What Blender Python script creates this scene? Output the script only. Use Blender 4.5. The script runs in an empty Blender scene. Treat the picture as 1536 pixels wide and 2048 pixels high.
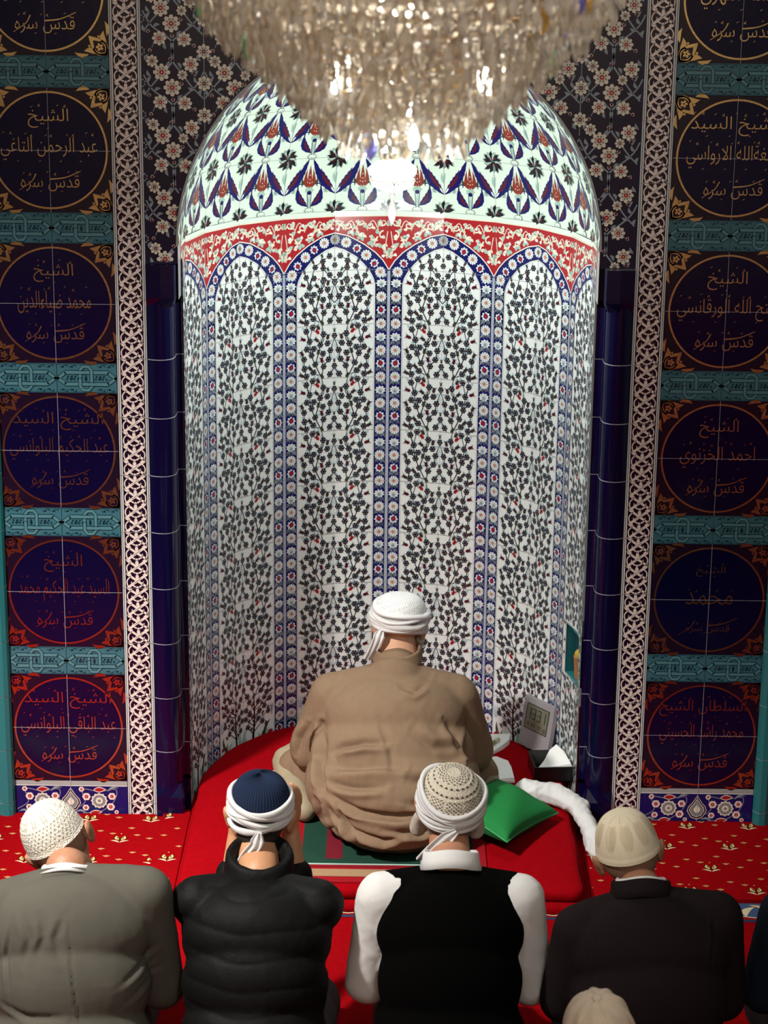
import bpy, bmesh, math, random
import numpy as np
from mathutils import Vector, Matrix, Euler, noise

C = bpy.context.scene.collection
PI = math.pi
R = math.radians
random.seed(4)
rng = np.random.default_rng(4)

# ------------------------------------------------------------------ camera, light, exposure
sc = bpy.context.scene
cam = bpy.data.cameras.new('camera')
cam.sensor_fit = 'VERTICAL'; cam.sensor_height = 24.0
cam.lens = 4300.85 / 2048 * 24
cam.clip_end = 60
cam.dof.use_dof = True; cam.dof.focus_distance = 6.75; cam.dof.aperture_fstop = 3.6
camo = bpy.data.objects.new('camera', cam); C.objects.link(camo)
Mc = Matrix(((0.99992, -0.012386, 0.002721, 0.00819), (0.006203, 0.290582, -0.95683, -6.94736), (0.011061, 0.95677, 0.290635, 3.2513), (0, 0, 0, 1)))
camo.matrix_world = Mc
sc.camera = camo
sc.view_settings.view_transform = 'Standard'; sc.view_settings.look = 'None'
sc.view_settings.gamma = 1.0; sc.view_settings.exposure = 0.22
sc.view_settings.use_curve_mapping = False

W = bpy.data.worlds.new('world'); sc.world = W; W.use_nodes = True
W.node_tree.nodes['Background'].inputs[0].default_value = (1.0, 0.93, 0.84, 1)
W.node_tree.nodes['Background'].inputs[1].default_value = 0.08

def area(name, loc, target, size, power, col):
    l = bpy.data.lights.new(name, 'AREA'); l.shape = 'DISK'; l.size = size; l.energy = power; l.color = col
    o = bpy.data.objects.new(name, l); C.objects.link(o); o.location = loc
    o.rotation_euler = (Vector(target) - Vector(loc)).to_track_quat('-Z', 'Y').to_euler()
    return o
area('hall_light', (-2.6, -2.9, 4.4), (-0.8, -0.7, 0.0), 0.35, 36, (1.0, 0.94, 0.86)).data.spread = R(48)
area('hall_light', (1.0, -6.4, 4.8), (0.1, 0, 1.2), 1.0, 46, (1.0, 0.93, 0.86))
area('hall_light', (0.0, -8.0, 5.0), (0, -9.5, 2.9), 0.6, 85, (1.0, 0.88, 0.72)).data.spread = R(110)  # added, unseen: brightens the back wall so the upper gold has something to reflect

# ------------------------------------------------------------------ materials
MATS = {}
def mat(name, col, rough=0.5, metal=0.0, spec=0.5, coat=0.0, sheen=0.0, trans=0.0, emit=None, es=0.0, bump=None, vary=None, ior=None, film=0):
    if name in MATS: return MATS[name]
    m = bpy.data.materials.new(name); m.use_nodes = True
    nt = m.node_tree; b = nt.nodes['Principled BSDF']
    b.inputs['Base Color'].default_value = (*col, 1)
    b.inputs['Roughness'].default_value = rough; b.inputs['Metallic'].default_value = metal
    b.inputs['Specular IOR Level'].default_value = spec
    b.inputs['Coat Weight'].default_value = coat; b.inputs['Coat Roughness'].default_value = 0.08
    b.inputs['Sheen Weight'].default_value = sheen
    b.inputs['Transmission Weight'].default_value = trans
    if film:
        b.inputs['Thin Film Thickness'].default_value = film; b.inputs['Thin Film IOR'].default_value = 1.6
    if ior: b.inputs['IOR'].default_value = ior
    if emit: b.inputs['Emission Color'].default_value = (*emit, 1); b.inputs['Emission Strength'].default_value = es
    tc = nt.nodes.new('ShaderNodeTexCoord')
    if vary:                       # (scale, amount, stretch)
        n = nt.nodes.new('ShaderNodeTexNoise'); n.inputs['Scale'].default_value = vary[0]; n.inputs['Detail'].default_value = 6
        mp = nt.nodes.new('ShaderNodeMapping'); mp.inputs['Scale'].default_value = vary[2] if len(vary) > 2 else (1, 1, 1)
        nt.links.new(tc.outputs['Object'], mp.inputs[0]); nt.links.new(mp.outputs[0], n.inputs['Vector'])
        mx = nt.nodes.new('ShaderNodeMixRGB')
        a = vary[1]
        mx.inputs[1].default_value = (*[c * (1 - a) for c in col], 1); mx.inputs[2].default_value = (*[min(1, c * (1 + a)) for c in col], 1)
        nt.links.new(n.outputs['Fac'], mx.inputs[0]); nt.links.new(mx.outputs[0], b.inputs['Base Color'])
    if bump:                       # (kind, scale, strength, distance, stretch)
        mp = nt.nodes.new('ShaderNodeMapping'); mp.inputs['Scale'].default_value = bump[4] if len(bump) > 4 else (1, 1, 1)
        nt.links.new(tc.outputs['Object'], mp.inputs[0])
        if bump[0] == 'noise':
            t = nt.nodes.new('ShaderNodeTexNoise'); t.inputs['Scale'].default_value = bump[1]; t.inputs['Detail'].default_value = 5; out = t.outputs['Fac']
        elif bump[0] == 'vor':
            t = nt.nodes.new('ShaderNodeTexVoronoi'); t.inputs['Scale'].default_value = bump[1]; out = t.outputs['Distance']
        else:
            t = nt.nodes.new('ShaderNodeTexWave'); t.inputs['Scale'].default_value = bump[1]; t.inputs['Distortion'].default_value = 1.5; out = t.outputs['Fac']
            t.bands_direction = bump[0]
        nt.links.new(mp.outputs[0], t.inputs['Vector'])
        bp = nt.nodes.new('ShaderNodeBump'); bp.inputs['Strength'].default_value = bump[2]; bp.inputs['Distance'].default_value = bump[3]
        nt.links.new(out, bp.inputs['Height']); nt.links.new(bp.outputs[0], b.inputs['Normal'])
    MATS[name] = m
    return m
def cer(name, col, rough=0.22): return mat('glazed_' + name, col, rough=rough, spec=0.5)
T = dict(
    white=cer('white', (0.80, 0.84, 0.84)), mintwhite=cer('mint_white', (0.70, 0.84, 0.74)), cream=cer('cream', (0.80, 0.74, 0.60)), navy=cer('navy', (0.006, 0.008, 0.115)),
    night=cer('night_blue', (0.006, 0.004, 0.030)), cobalt=mat('glazed_cobalt', (0.003, 0.0025, 0.030), rough=0.14, spec=0.4, bump=('noise', 22, 0.12, 0.004)),
    purple=cer('aubergine', (0.011, 0.004, 0.018)), black=cer('black', (0.012, 0.008, 0.014)), red=cer('red', (0.38, 0.015, 0.02)), darkred=cer('dark_red', (0.105, 0.009, 0.020)),
    brown=cer('umber', (0.055, 0.030, 0.028)), olive=cer('olive', (0.05, 0.055, 0.03)), mint=cer('mint', (0.36, 0.52, 0.46)), pale=cer('pale_blue', (0.42, 0.55, 0.62)), grey=cer('grey', (0.22, 0.24, 0.26)),
    pink=cer('pink_white', (0.82, 0.71, 0.66)), tulip=cer('tulip_red', (0.25, 0.035, 0.022)), greyline=cer('grey_glaze', (0.36, 0.38, 0.38)), grout=mat('grout', (0.20, 0.20, 0.22), rough=0.5),
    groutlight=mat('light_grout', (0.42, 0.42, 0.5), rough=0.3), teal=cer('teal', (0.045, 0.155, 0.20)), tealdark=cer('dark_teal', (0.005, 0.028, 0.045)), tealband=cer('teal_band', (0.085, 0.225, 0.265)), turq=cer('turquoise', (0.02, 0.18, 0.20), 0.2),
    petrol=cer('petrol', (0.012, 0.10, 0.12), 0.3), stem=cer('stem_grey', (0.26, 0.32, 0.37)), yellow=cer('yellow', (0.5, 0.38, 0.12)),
    gold=mat('gold_lustre', (0.80, 0.58, 0.28), rough=0.24, metal=1.0, bump=('noise', 60, 0.2, 0.002)),
)

# ------------------------------------------------------------------ object helpers
def link(name, me, parent=None, smooth=False):
    o = bpy.data.objects.new(name, me); C.objects.link(o)
    if parent is not None: o.parent = parent
    if smooth and hasattr(me, 'polygons'):
        me.polygons.foreach_set('use_smooth', [True] * len(me.polygons))
    return o
def tag(o, label=None, cat=None, group=None, kind=None):
    if label: o['label'] = label
    if cat: o['category'] = cat
    if group: o['group'] = group
    if kind: o['kind'] = kind
    return o
def thing(name, label, cat, loc=(0, 0, 0), rot=(0, 0, 0), group=None):
    o = bpy.data.objects.new(name, None); C.objects.link(o); o.location = loc; o.rotation_euler = rot
    o.empty_display_size = 0.05
    bpy.context.view_layer.update()
    return tag(o, label, cat, group)

class Soup:                                    # flat glaze shapes of a surface pattern gathered into one mesh
    def __init__(s): s.V = []; s.F = []; s.M = []; s.n = 0; s.mats = []
    def mi(s, m):
        m = T[m] if isinstance(m, str) else m
        if m not in s.mats: s.mats.append(m)
        return s.mats.index(m)
    def add(s, m, V, F):
        V = np.asarray(V, float)
        k = s.mi(m); s.V.append(V)
        for f in F: s.F.append([i + s.n for i in f]); s.M.append(k)
        s.n += len(V)
    def box(s, m, x0, x1, y0, y1, z0, z1):
        V = [(x, y, z) for x in (x0, x1) for y in (y0, y1) for z in (z0, z1)]
        s.add(m, V, [(0, 1, 3, 2), (4, 6, 7, 5), (0, 4, 5, 1), (2, 3, 7, 6), (0, 2, 6, 4), (1, 5, 7, 3)])
    def grid(s, m, G, close_u=False, close_v=False):  # G[nu][nv] points
        G = np.asarray(G, float); nu, nv = G.shape[:2]
        F = []
        for i in range(nu if close_u else nu - 1):
            for j in range(nv if close_v else nv - 1):
                a, b = i, (i + 1) % nu; c, d = j, (j + 1) % nv
                F.append((a * nv + c, b * nv + c, b * nv + d, a * nv + d))
        s.add(m, G.reshape(-1, 3), F)
    def build(s, name, parent=None, smooth=False):
        V = np.concatenate(s.V); me = bpy.data.meshes.new(name)
        me.from_pydata(V.tolist(), [], s.F)
        for m in s.mats: me.materials.append(m)
        me.polygons.foreach_set('material_index', s.M)
        if smooth: me.polygons.foreach_set('use_smooth', [True] * len(s.F))
        me.update()
        return link(name, me, parent)

class Motif:                                   # 2D shapes: (material, layer, verts, faces)
    def __init__(s): s.P = []
    def poly(s, m, L, pts): s.P.append((m, L, np.array(pts, float), [tuple(range(len(pts)))]))
    def disc(s, m, L, c, r, n=10, ry=None):
        a = np.arange(n) * 2 * PI / n
        s.poly(m, L, np.stack([c[0] + r * np.cos(a), c[1] + (ry or r) * np.sin(a)], 1))
    def scal(s, m, L, c, r, k=8, d=0.14, ph=0, ry=1, n=4):      # scalloped disc as a fan
        N = k * n; a = np.arange(N) * 2 * PI / N
        q = r * (1 - d + d * np.abs(np.cos(k * a / 2)) ** 0.6)
        V = np.stack([c[0] + q * np.cos(a + ph), c[1] + ry * q * np.sin(a + ph)], 1)
        V = np.concatenate([[c], V]); s.P.append((m, L, V, [(0, 1 + i, 1 + (i + 1) % N) for i in range(N)]))
    def stroke(s, m, L, pts, w, w1=None, sub=0):
        p = np.array(pts, float)
        if sub:                                # Catmull-Rom
            q = [p[0]]; e = np.concatenate([[2 * p[0] - p[1]], p, [2 * p[-1] - p[-2]]])
            for i in range(1, len(e) - 2):
                for t in np.linspace(0, 1, sub + 1)[1:]:
                    a, b, c, d = e[i - 1:i + 3]
                    q.append(0.5 * (2 * b + (c - a) * t + (2 * a - 5 * b + 4 * c - d) * t * t + (3 * b - a - 3 * c + d) * t ** 3))
            p = np.array(q)
        tg = np.gradient(p, axis=0); tg /= np.linalg.norm(tg, axis=1, keepdims=True) + 1e-9
        nn = np.stack([-tg[:, 1], tg[:, 0]], 1)
        k = np.linspace(0, 1, len(p))[:, None]
        ww = (w + ((w if w1 is None else w1) - w) * k) / 2
        V = np.concatenate([p + nn * ww, p - nn * ww]); n = len(p)
        s.P.append((m, L, V, [(i, i + 1, n + i + 1, n + i) for i in range(n - 1)]))
    def leaf(s, m, L, a, b, w, bend=0.0, n=6, peak=0.45, saw=0.0):
        a = np.array(a, float); b = np.array(b, float); d = b - a; ln = np.hypot(*d) + 1e-9; nn = np.array([-d[1], d[0]]) / ln
        t = np.linspace(0, 1, n + 1); e = math.log(0.5) / math.log(peak)
        wd = np.sin(PI * t ** e) * w / 2
        if saw: wd = wd * (1 - saw * (np.arange(n + 1) % 2))
        mid = a + np.outer(t, d) + np.outer(np.sin(PI * t) * bend * ln, nn)
        V = np.concatenate([mid + nn * wd[:, None], mid - nn * wd[:, None]])
        s.P.append((m, L, V, [(i, i + 1, n + 2 + i, n + 1 + i) for i in range(n)]))
    def ext(s, other, dx=0, dy=0, sx=1, sy=1, rot=0, dl=0):
        c, q = math.cos(rot), math.sin(rot)
        for m, L, V, F in other.P:
            U = V * [sx, sy]; U = np.stack([U[:, 0] * c - U[:, 1] * q + dx, U[:, 0] * q + U[:, 1] * c + dy], 1)
            s.P.append((m, L + dl, U, F))
    def to(s, soup, fn, dx=0, dy=0, sx=1, keep=None, h0=0.0004, dh=0.00035, rot=0, sy=1):
        c, q = math.cos(rot), math.sin(rot)
        for m, L, V, F in s.P:
            U = V * [sx, sy]
            if rot: U = np.stack([U[:, 0] * c - U[:, 1] * q, U[:, 0] * q + U[:, 1] * c], 1)
            U = U + [dx, dy]
            if keep is not None:
                k = keep(U)
                if not np.any(k): continue
                if not np.all(k):
                    F = [f for f in F if all(k[i] for i in f)]
                    if not F: continue
            soup.add(m, fn(U[:, 0], U[:, 1], h0 + dh * L), F)

# ------------------------------------------------------------------ pattern motifs
def blossom(m, c, r, dark='black', petal='pale'):            # dark five-petalled blossom with white dots
    m.scal(dark, 2, c, r, 6, 0.22, n=2)
    for k in range(5):
        a = k * 2 * PI / 5 + 0.3
        m.disc('white' if petal is None else petal, 3, (c[0] + r * 0.48 * math.cos(a), c[1] + r * 0.48 * math.sin(a)), r * 0.12, 5)
    m.disc('darkred', 3, c, r * 0.16, 4)
def bud(m, c, ang, s, col='brown'):
    d = np.array([math.cos(ang), math.sin(ang)]); e = np.array([-d[1], d[0]]); c = np.array(c)
    m.leaf(col, 2, c - d * s, c + d * s * 1.0, s * 1.15, n=4, peak=0.4)
    for k in (-1, 1):
        m.leaf('pale', 1, c + e * k * s * 0.3, c + d * s * 1.5 + e * k * s * 0.9, s * 0.55, n=3)
        m.leaf(col, 2, c, c + d * s * 1.15 + e * k * s * 0.5, s * 0.5, n=3)

def tree_tile():
    m = Motif(); K = 1 / 3400.
    def P(x, y): return ((x - 430) * K, 0.2 - (y - 1325) * K)
    fl = [(580, 1440), (725, 1345), (810, 1390), (525, 1560), (620, 1570), (765, 1520), (485, 1650), (585, 1685), (710, 1615), (805, 1615),
          (740, 1695), (510, 1765), (840, 1740), (690, 1815), (575, 1850), (835, 1860), (490, 1955), (715, 1915), (810, 1960)]
    bd = [((660, 1405), 50, 'red'), ((668, 1508), 40, 'brown'), ((850, 1488), 20, 'darkred'), ((648, 1665), 100, 'olive'), ((868, 1668), 60, 'brown'),
          ((600, 1770), 80, 'darkred'), ((758, 1862), 45, 'brown'), ((872, 1945), 30, 'brown'), ((597, 1975), 60, 'olive'), ((520, 1480), 100, 'brown'), ((650, 1350), 60, 'brown')]
    br = [[(600, 2000), (575, 1850), (510, 1765), (485, 1650), (432, 1500)], [(600, 2000), (690, 1815), (740, 1695), (765, 1520), (725, 1345)],
          [(690, 1815), (650, 1690), (620, 1570), (580, 1440), (600, 1325)], [(810, 1960), (835, 1860), (840, 1740)], [(490, 1955), (432, 1880)],
          [(620, 1570), (575, 1510), (580, 1440)], [(765, 1520), (810, 1390), (800, 1325)], [(490, 1955), (520, 2000)], [(740, 1695), (805, 1615)], [(740, 1695), (710, 1615)],
          [(715, 1915), (640, 1965)]]
    for sg in (1, -1):
        for b in br:
            p = np.array([P(*q) for q in b]) * [sg, 1]
            m.stroke('black', 1, p, 0.0042, 0.0028, sub=3)
        for i, (x, y) in enumerate(fl):
            q = P(x, y); blossom(m, (q[0] * sg, q[1]), 0.0132)
            a = [70, 120, 40, 150, 95][i % 5]; d = (math.cos(R(a)), math.sin(R(a)))
            m.leaf('pale', 0, (q[0] * sg, q[1]), ((q[0] + d[0] * 0.026) * sg, q[1] + d[1] * 0.026), 0.012, n=3)
            if i % 2: m.leaf('pale', 0, (q[0] * sg, q[1]), ((q[0] - d[1] * 0.022) * sg, q[1] + 0.010), 0.010, n=3)
        for (x, y), a, col in bd:
            q = P(x, y); a = R(a) if sg > 0 else PI - R(a)
            bud(m, (q[0] * sg, q[1]), a, 0.0115, col)
    for y, r in ((1465, 0.0125), (1850, 0.0125)):
        q = P(430, y); blossom(m, q, r); bud(m, (0, q[1] + 0.019), PI / 2, 0.008, 'olive')
    return m
def tree_top():
    m = Motif(); K = 1 / 3400.
    def P(x, y): return ((x - 430) * K, -(y - 635) * K)
    fl = [(500, 455), (590, 515), (693, 585), (585, 600), (495, 690), (708, 720), (812, 705), (585, 765), (535, 885), (620, 890), (770, 840), (490, 970), (580, 1000), (715, 935), (805, 940)]
    for sg in (1, -1):
        for b in [[(432, 780), (585, 600), (590, 515), (500, 455)], [(765, 835), (730, 700), (693, 585), (600, 515)], [(432, 1040), (490, 970), (535, 885), (585, 765), (585, 600)]]:
            m.stroke('black', 1, np.array([P(*q) for q in b]) * [sg, 1], 0.0036, 0.0025, sub=3)
        for x, y in fl[:8]:
            q = P(x, y); blossom(m, (q[0] * sg, q[1]), 0.0124); m.leaf('pale', 0, (q[0] * sg, q[1]), (q[0] * sg + sg * 0.008, q[1] + 0.021), 0.008, n=3)
        for (x, y), a, c in [((600, 450), 70, 'olive'), ((720, 520), 60, 'brown'), ((585, 560), 90, 'darkred'), ((520, 620), 60, 'olive'), ((835, 640), 70, 'brown')]:
            q = P(x, y); bud(m, (q[0] * sg, q[1]), R(a) if sg > 0 else PI - R(a), 0.008, c)
    blossom(m, P(430, 570), 0.0118); blossom(m, P(430, 785), 0.012); bud(m, P(430, 500), PI / 2, 0.008, 'olive')
    return m
def tree_foot():                                # the trunks and little plants of the lowest tile, y from 0
    m = Motif()
    for sg in (1, -1):
        m.stroke('black', 1, [(sg * 0.045, 0), (sg * 0.046, 0.05), (sg * 0.052, 0.12), (sg * 0.05, 0.2)], 0.013, 0.005, sub=4)
        for q, r in (((0.02, 0.09), 1), ((0.09, 0.1), 1), ((0.1, 0.16), 0), ((0.012, 0.16), 0), ((0.07, 0.185), 0), ((0.03, 0.14), 0), ((0.118, 0.135), 0), ((0.125, 0.185), 0), ((0.075, 0.145), 0), ((0.028, 0.19), 0), ((0.01, 0.125), 0), ((0.07, 0.115), 0), ((0.1, 0.195), 0)):
            m.stroke('black', 1, [(sg * 0.048, q[1] - 0.035), (sg * q[0], q[1])], 0.004, 0.003)
            blossom(m, (sg * q[0], q[1]), 0.0125); m.leaf('pale', 0, (sg * q[0], q[1]), (sg * (q[0] + 0.01), q[1] + 0.026), 0.012, n=3); bud(m, (sg * (q[0] + 0.016), q[1] - 0.012), R(60 if sg > 0 else 120), 0.009, 'brown') if q[0] < 0.11 else None
        for a, b, c in (((0.1, 0.0), (0.1, 0.07), 'olive'), ((0.1, 0.02), (0.125, 0.07), 'mint'), ((0.1, 0.02), (0.07, 0.06), 'mint'), ((0.1, 0.03), (0.13, 0.1), 'olive'), ((0.1, 0.0), (0.08, 0.03), 'mint'), ((0.1, 0), (0.125, 0.03), 'olive')):
            m.leaf(c, 1, (sg * a[0], a[1]), (sg * b[0], b[1]), 0.014, 0.15)
        for k in range(5):
            a = R(30 + k * 35); m.leaf('red', 2, (sg * 0.128, 0.045), (sg * 0.128 + 0.016 * math.cos(a), 0.045 + 0.016 * math.sin(a)), 0.008, n=3)
        m.leaf('mint', 0, (sg * 0.01, 0), (sg * 0.018, 0.1), 0.018, 0.12); m.leaf('pale', 0, (sg * 0.025, 0), (sg * 0.004, 0.06), 0.012)
        for k in range(5): m.leaf('pale', 1, (sg * 0.135, 0.11), (sg * (0.12 + 0.008 * k), 0.17), 0.006, 0.05 * (k - 2), n=4)
    return m

def rosette(m, c, r, red=True, L=1):
    m.scal('white', L, c, r, 12, 0.2, n=2); 
    for k in range(10):
        a = k * PI / 5
        m.disc('navy', L + 1, (c[0] + r * 0.68 * math.cos(a), c[1] + r * 0.68 * math.sin(a)), r * 0.1, 4)
    m.disc('black', L + 1, c, r * 0.45, 8); m.disc('cream' if red else 'pale', L + 2, c, r * 0.38, 8); m.disc('red' if red else 'grey', L + 3, c, r * 0.27, 6); m.disc('white', L + 4, c, r * 0.1, 4)
def budrose(m, c, r, ang):
    d = np.array([math.cos(ang), math.sin(ang)]); c = np.array(c)
    m.scal('white', 1, c, r * 0.9, 8, 0.25, n=2)
    for k in range(7):
        a = ang + PI + (k - 3) * 0.55; m.disc('navy', 2, c + 0.66 * r * np.array([math.cos(a), math.sin(a)]), r * 0.1, 4)
    m.leaf('navy', 2, c - d * r * 0.5, c + d * r * 0.75, r * 0.95, n=5); m.leaf('red', 3, c - d * r * 0.35, c + d * r * 0.6, r * 0.6, n=5)
def carn(m, c, r):
    m.scal('white', 1, c, r, 9, 0.3, n=2, ry=0.8)
    for k in range(7): a = R(k * 30); m.stroke('grey', 2, [(c[0], c[1] - r * 0.4), (c[0] + r * 0.6 * math.cos(a), c[1] + r * 0.6 * math.sin(a))], 0.0012)
    m.leaf('pale', 2, (c[0], c[1] - r * 0.8), (c[0], c[1] + r * 0.3), r * 0.7)
def border_tile(w=0.047):                        # 0.2 high strip centred on x=0, navy with rosettes
    m = Motif()
    for k, y in enumerate((0.0, 0.05, 0.1, 0.15)):
        if k % 2 == 0: rosette(m, (0, y), 0.0205)
        elif k == 1: budrose(m, (0, y), 0.0205, R(70))
        else: carn(m, (0, y), 0.0215)
        for sg in (1, -1):
            m.leaf('pale', 0, (sg * 0.004, y + 0.018), (sg * 0.021, y + 0.034), 0.015, 0.25 * sg, n=4)
            m.leaf('white', 0, (sg * 0.006, y + 0.030), (sg * 0.020, y + 0.017), 0.006, 0.2 * sg, n=4)
            m.disc('white', 0, (sg * 0.014, y + 0.028), 0.0016, 4); m.disc('white', 0, (sg * 0.003, y + 0.026), 0.0014, 4)
    return m

def tulip_motif():                              # one dome tile, tulip on x=0, tile spans +-0.1 ; V feathers on the tile edges
    m = Motif()
    def both(f):
        for sg in (1, -1): f(sg)
    def side(sg):
        # curling leaf
        m.leaf('navy', 1, (0.006 * sg, 0.018), (0.047 * sg, 0.090), 0.031, -0.16 * sg, n=10, saw=0.14)
        m.leaf('darkred', 2, (0.012 * sg, 0.026), (0.040 * sg, 0.072), 0.010, -0.14 * sg, n=6)
        m.stroke('navy', 1, [(0.044 * sg, 0.084), (0.045 * sg, 0.096), (0.036 * sg, 0.103), (0.028 * sg, 0.098), (0.031 * sg, 0.092)], 0.005, 0.003, sub=3)
        m.stroke('mint', 1, [(0.003 * sg, 0.012), (0.007 * sg, 0.06)], 0.004)
        m.stroke('black', 2, [(0.0055 * sg, 0.012), (0.008 * sg, 0.066)], 0.002)
        m.leaf('olive', 1, (0.012 * sg, 0.098), (0.031 * sg, 0.124), 0.012, -0.2 * sg, n=6)
        m.leaf('tulip', 1, (0.006 * sg, 0.088), (0.011 * sg, 0.158), 0.013, -0.1 * sg, n=8, peak=0.35)
        m.leaf('tulip', 1, (0.008 * sg, 0.088), (0.020 * sg, 0.132), 0.012, -0.1 * sg, n=6, peak=0.35)
        m.disc('cream', 3, (0.009 * sg, 0.108), 0.002, 6)
        # feathers
        m.leaf('navy', 1, (0.099 * sg, 0.062), (0.007 * sg, 0.197), 0.037, 0.05 * sg, n=18, saw=0.16, peak=0.42)
        m.leaf('white', 2, (0.096 * sg, 0.068), (0.080 * sg, 0.094), 0.006, 0, n=4)
        m.leaf('darkred', 2, (0.088 * sg, 0.084), (0.042 * sg, 0.148), 0.013, 0.05 * sg, n=8)
        m.leaf('white', 2, (0.042 * sg, 0.152), (0.028 * sg, 0.172), 0.004, 0, n=4)
        m.leaf('mint', 0, (0.075 * sg, 0.070), (0.055 * sg, 0.088), 0.010, 0.3 * sg, n=4); m.leaf('grey', 1, (0.072 * sg, 0.074), (0.06 * sg, 0.084), 0.004, 0.3 * sg, n=3)
        # palmette halves at the tile corners
        for y0, up in ((0.0, 1), (0.2, -1)):
            for a, l, c in ((12, 0.034, 'black'), (42, 0.036, 'black'), (66, 0.034, 'mint'), (90, 0.036, 'black')) if up > 0 else ((12, 0.030, 'mint'), (40, 0.042, 'black'), (68, 0.040, 'black'), (90, 0.036, 'mint')):
                aa = R(a); dx = -l * math.cos(aa) * sg; dy = up * l * math.sin(aa)
                m.leaf(c, 2, (0.1 * sg, y0), (0.1 * sg + dx * 1.15, y0 + dy * 1.15), 0.018, 0.1, n=4)
                m.leaf('mint' if c == 'black' else 'grey', 1, (0.1 * sg + dx * 0.5, y0 + dy * 0.5), (0.1 * sg + dx * 1.3, y0 + dy * 1.15), 0.015, 0.2, n=4)
            m.leaf('darkred', 3, (0.1 * sg - 0.006 * sg, y0 + up * 0.006), (0.1 * sg - 0.019 * sg, y0 + up * 0.018), 0.006, n=4)
        m.leaf('mint', 1, (0.1 * sg, 0.10), (0.093 * sg, 0.145), 0.010, 0.1, n=4)
        m.stroke('pale', 1, [(0.1 * sg, 0.085), (0.1 * sg, 0.165)], 0.002)
    both(side)
    m.leaf('tulip', 2, (0, 0.085), (0, 0.172), 0.016, 0, n=10, peak=0.35)
    for x, y in ((0, 0.135), (0, 0.118), (0, 0.105)): m.disc('cream', 3, (x, y), 0.0022, 6)
    m.scal('mint', 2, (0, 0.078), 0.019, 7, 0.25, n=2, ry=0.7); m.disc('navy', 3, (0, 0.069), 0.009, 8, ry=0.008); m.leaf('pale', 3, (0, 0.012), (0, 0.066), 0.006, n=6)
    m.scal('grey', 2, (0, 0.004), 0.021, 8, 0.2, n=2, ry=0.6); m.scal('mintwhite', 3, (0, 0.005), 0.017, 8, 0.2, n=2, ry=0.55); m.stroke('grey', 4, [(-0.01, 0.004), (0, -0.001), (0.01, 0.004)], 0.002)
    return m

def flower8(m, c, r, red=True):
    m.scal('cream', 2, c, r * 1.13, 8, 0.30, n=4)
    for k in range(8):
        a = (k + 0.5) * PI / 4; m.disc('grey', 3, (c[0] + r * 0.55 * math.cos(a), c[1] + r * 0.55 * math.sin(a)), r * 0.17, 5)
    m.scal('darkred' if not red else 'red', 4, c, r * 0.40, 8, 0.3, n=2); m.disc('pink', 5, c, r * 0.11, 5)
def spandrel_tile():
    m = Motif()
    for u, v, r in [(0.035, 0.031, 0.0175), (0.065, 0.066, 0.0245), (0.098, 0.114, 0.0250), (0.059, 0.160, 0.0205), (0.138, 0.163, 0.0205), (0.131, 0.074, 0.0145), (0.158, 0.040, 0.0225)]:
        flower8(m, (u, 0.2 - v), r, r > 0.02)
    for v in (0.0, 0.1): flower8(m, (0.0, 0.2 - v), 0.021, False)
    def st(pts, w=0.0062): m.stroke('stem', 0, pts, w, w * 0.7, sub=4)
    st([(0.1, 0.0), (0.1, 0.03), (0.06, 0.06), (0.03, 0.085), (0.0, 0.14)]); st([(0.1, 0.0), (0.1, 0.03), (0.15, 0.07), (0.18, 0.1), (0.2, 0.14)])
    st([(0.1, 0.2), (0.1, 0.17), (0.07, 0.13), (0.04, 0.1), (0.0, 0.05)]); st([(0.1, 0.2), (0.1, 0.17), (0.13, 0.13), (0.16, 0.09), (0.2, 0.05)])
    st([(0.0, 0.0), (0.0, 0.2)], 0.003); st([(0.05, 0.045), (0.035, 0.01)], 0.003); st([(0.14, 0.05), (0.16, 0.02)], 0.003)
    for u, v, a in [(0.02, 0.10, 60), (0.03, 0.12, 120), (0.015, 0.06, 110), (0.18, 0.1, 120), (0.17, 0.12, 60), (0.185, 0.06, 70), (0.085, 0.045, 130), (0.115, 0.045, 50), (0.09, 0.17, 230), (0.115, 0.165, 300),
                    (0.012, 0.17, 60), (0.19, 0.17, 120), (0.08, 0.005, 100), (0.12, 0.015, 60), (0.04, 0.075, 20), (0.17, 0.08, 160), (0.08, 0.13, 170), (0.125, 0.125, 20)]:
        d = (0.024 * math.cos(R(a)), 0.024 * math.sin(R(a))); m.leaf('stem', 1, (u, v), (u + d[0], v + d[1]), 0.0105, 0.15, n=4)
    for u, v, a in [(0.03, 0.195, 100), (0.09, 0.17, 60), (0.165, 0.125, 80), (0.1, 0.055, 270), (0.025, 0.055, 100), (0.13, 0.105, 250), (0.165, 0.012, 60)]:
        d = np.array([math.cos(R(a)), math.sin(R(a))]) * 0.014; m.leaf('pink', 1, (u, v), (u + d[0], v + d[1]), 0.0125, 0, n=4); m.leaf('darkred', 2, (u, v), (u + d[0] * 0.9, v + d[1] * 0.9), 0.0085, 0, n=4)
    return m
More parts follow.
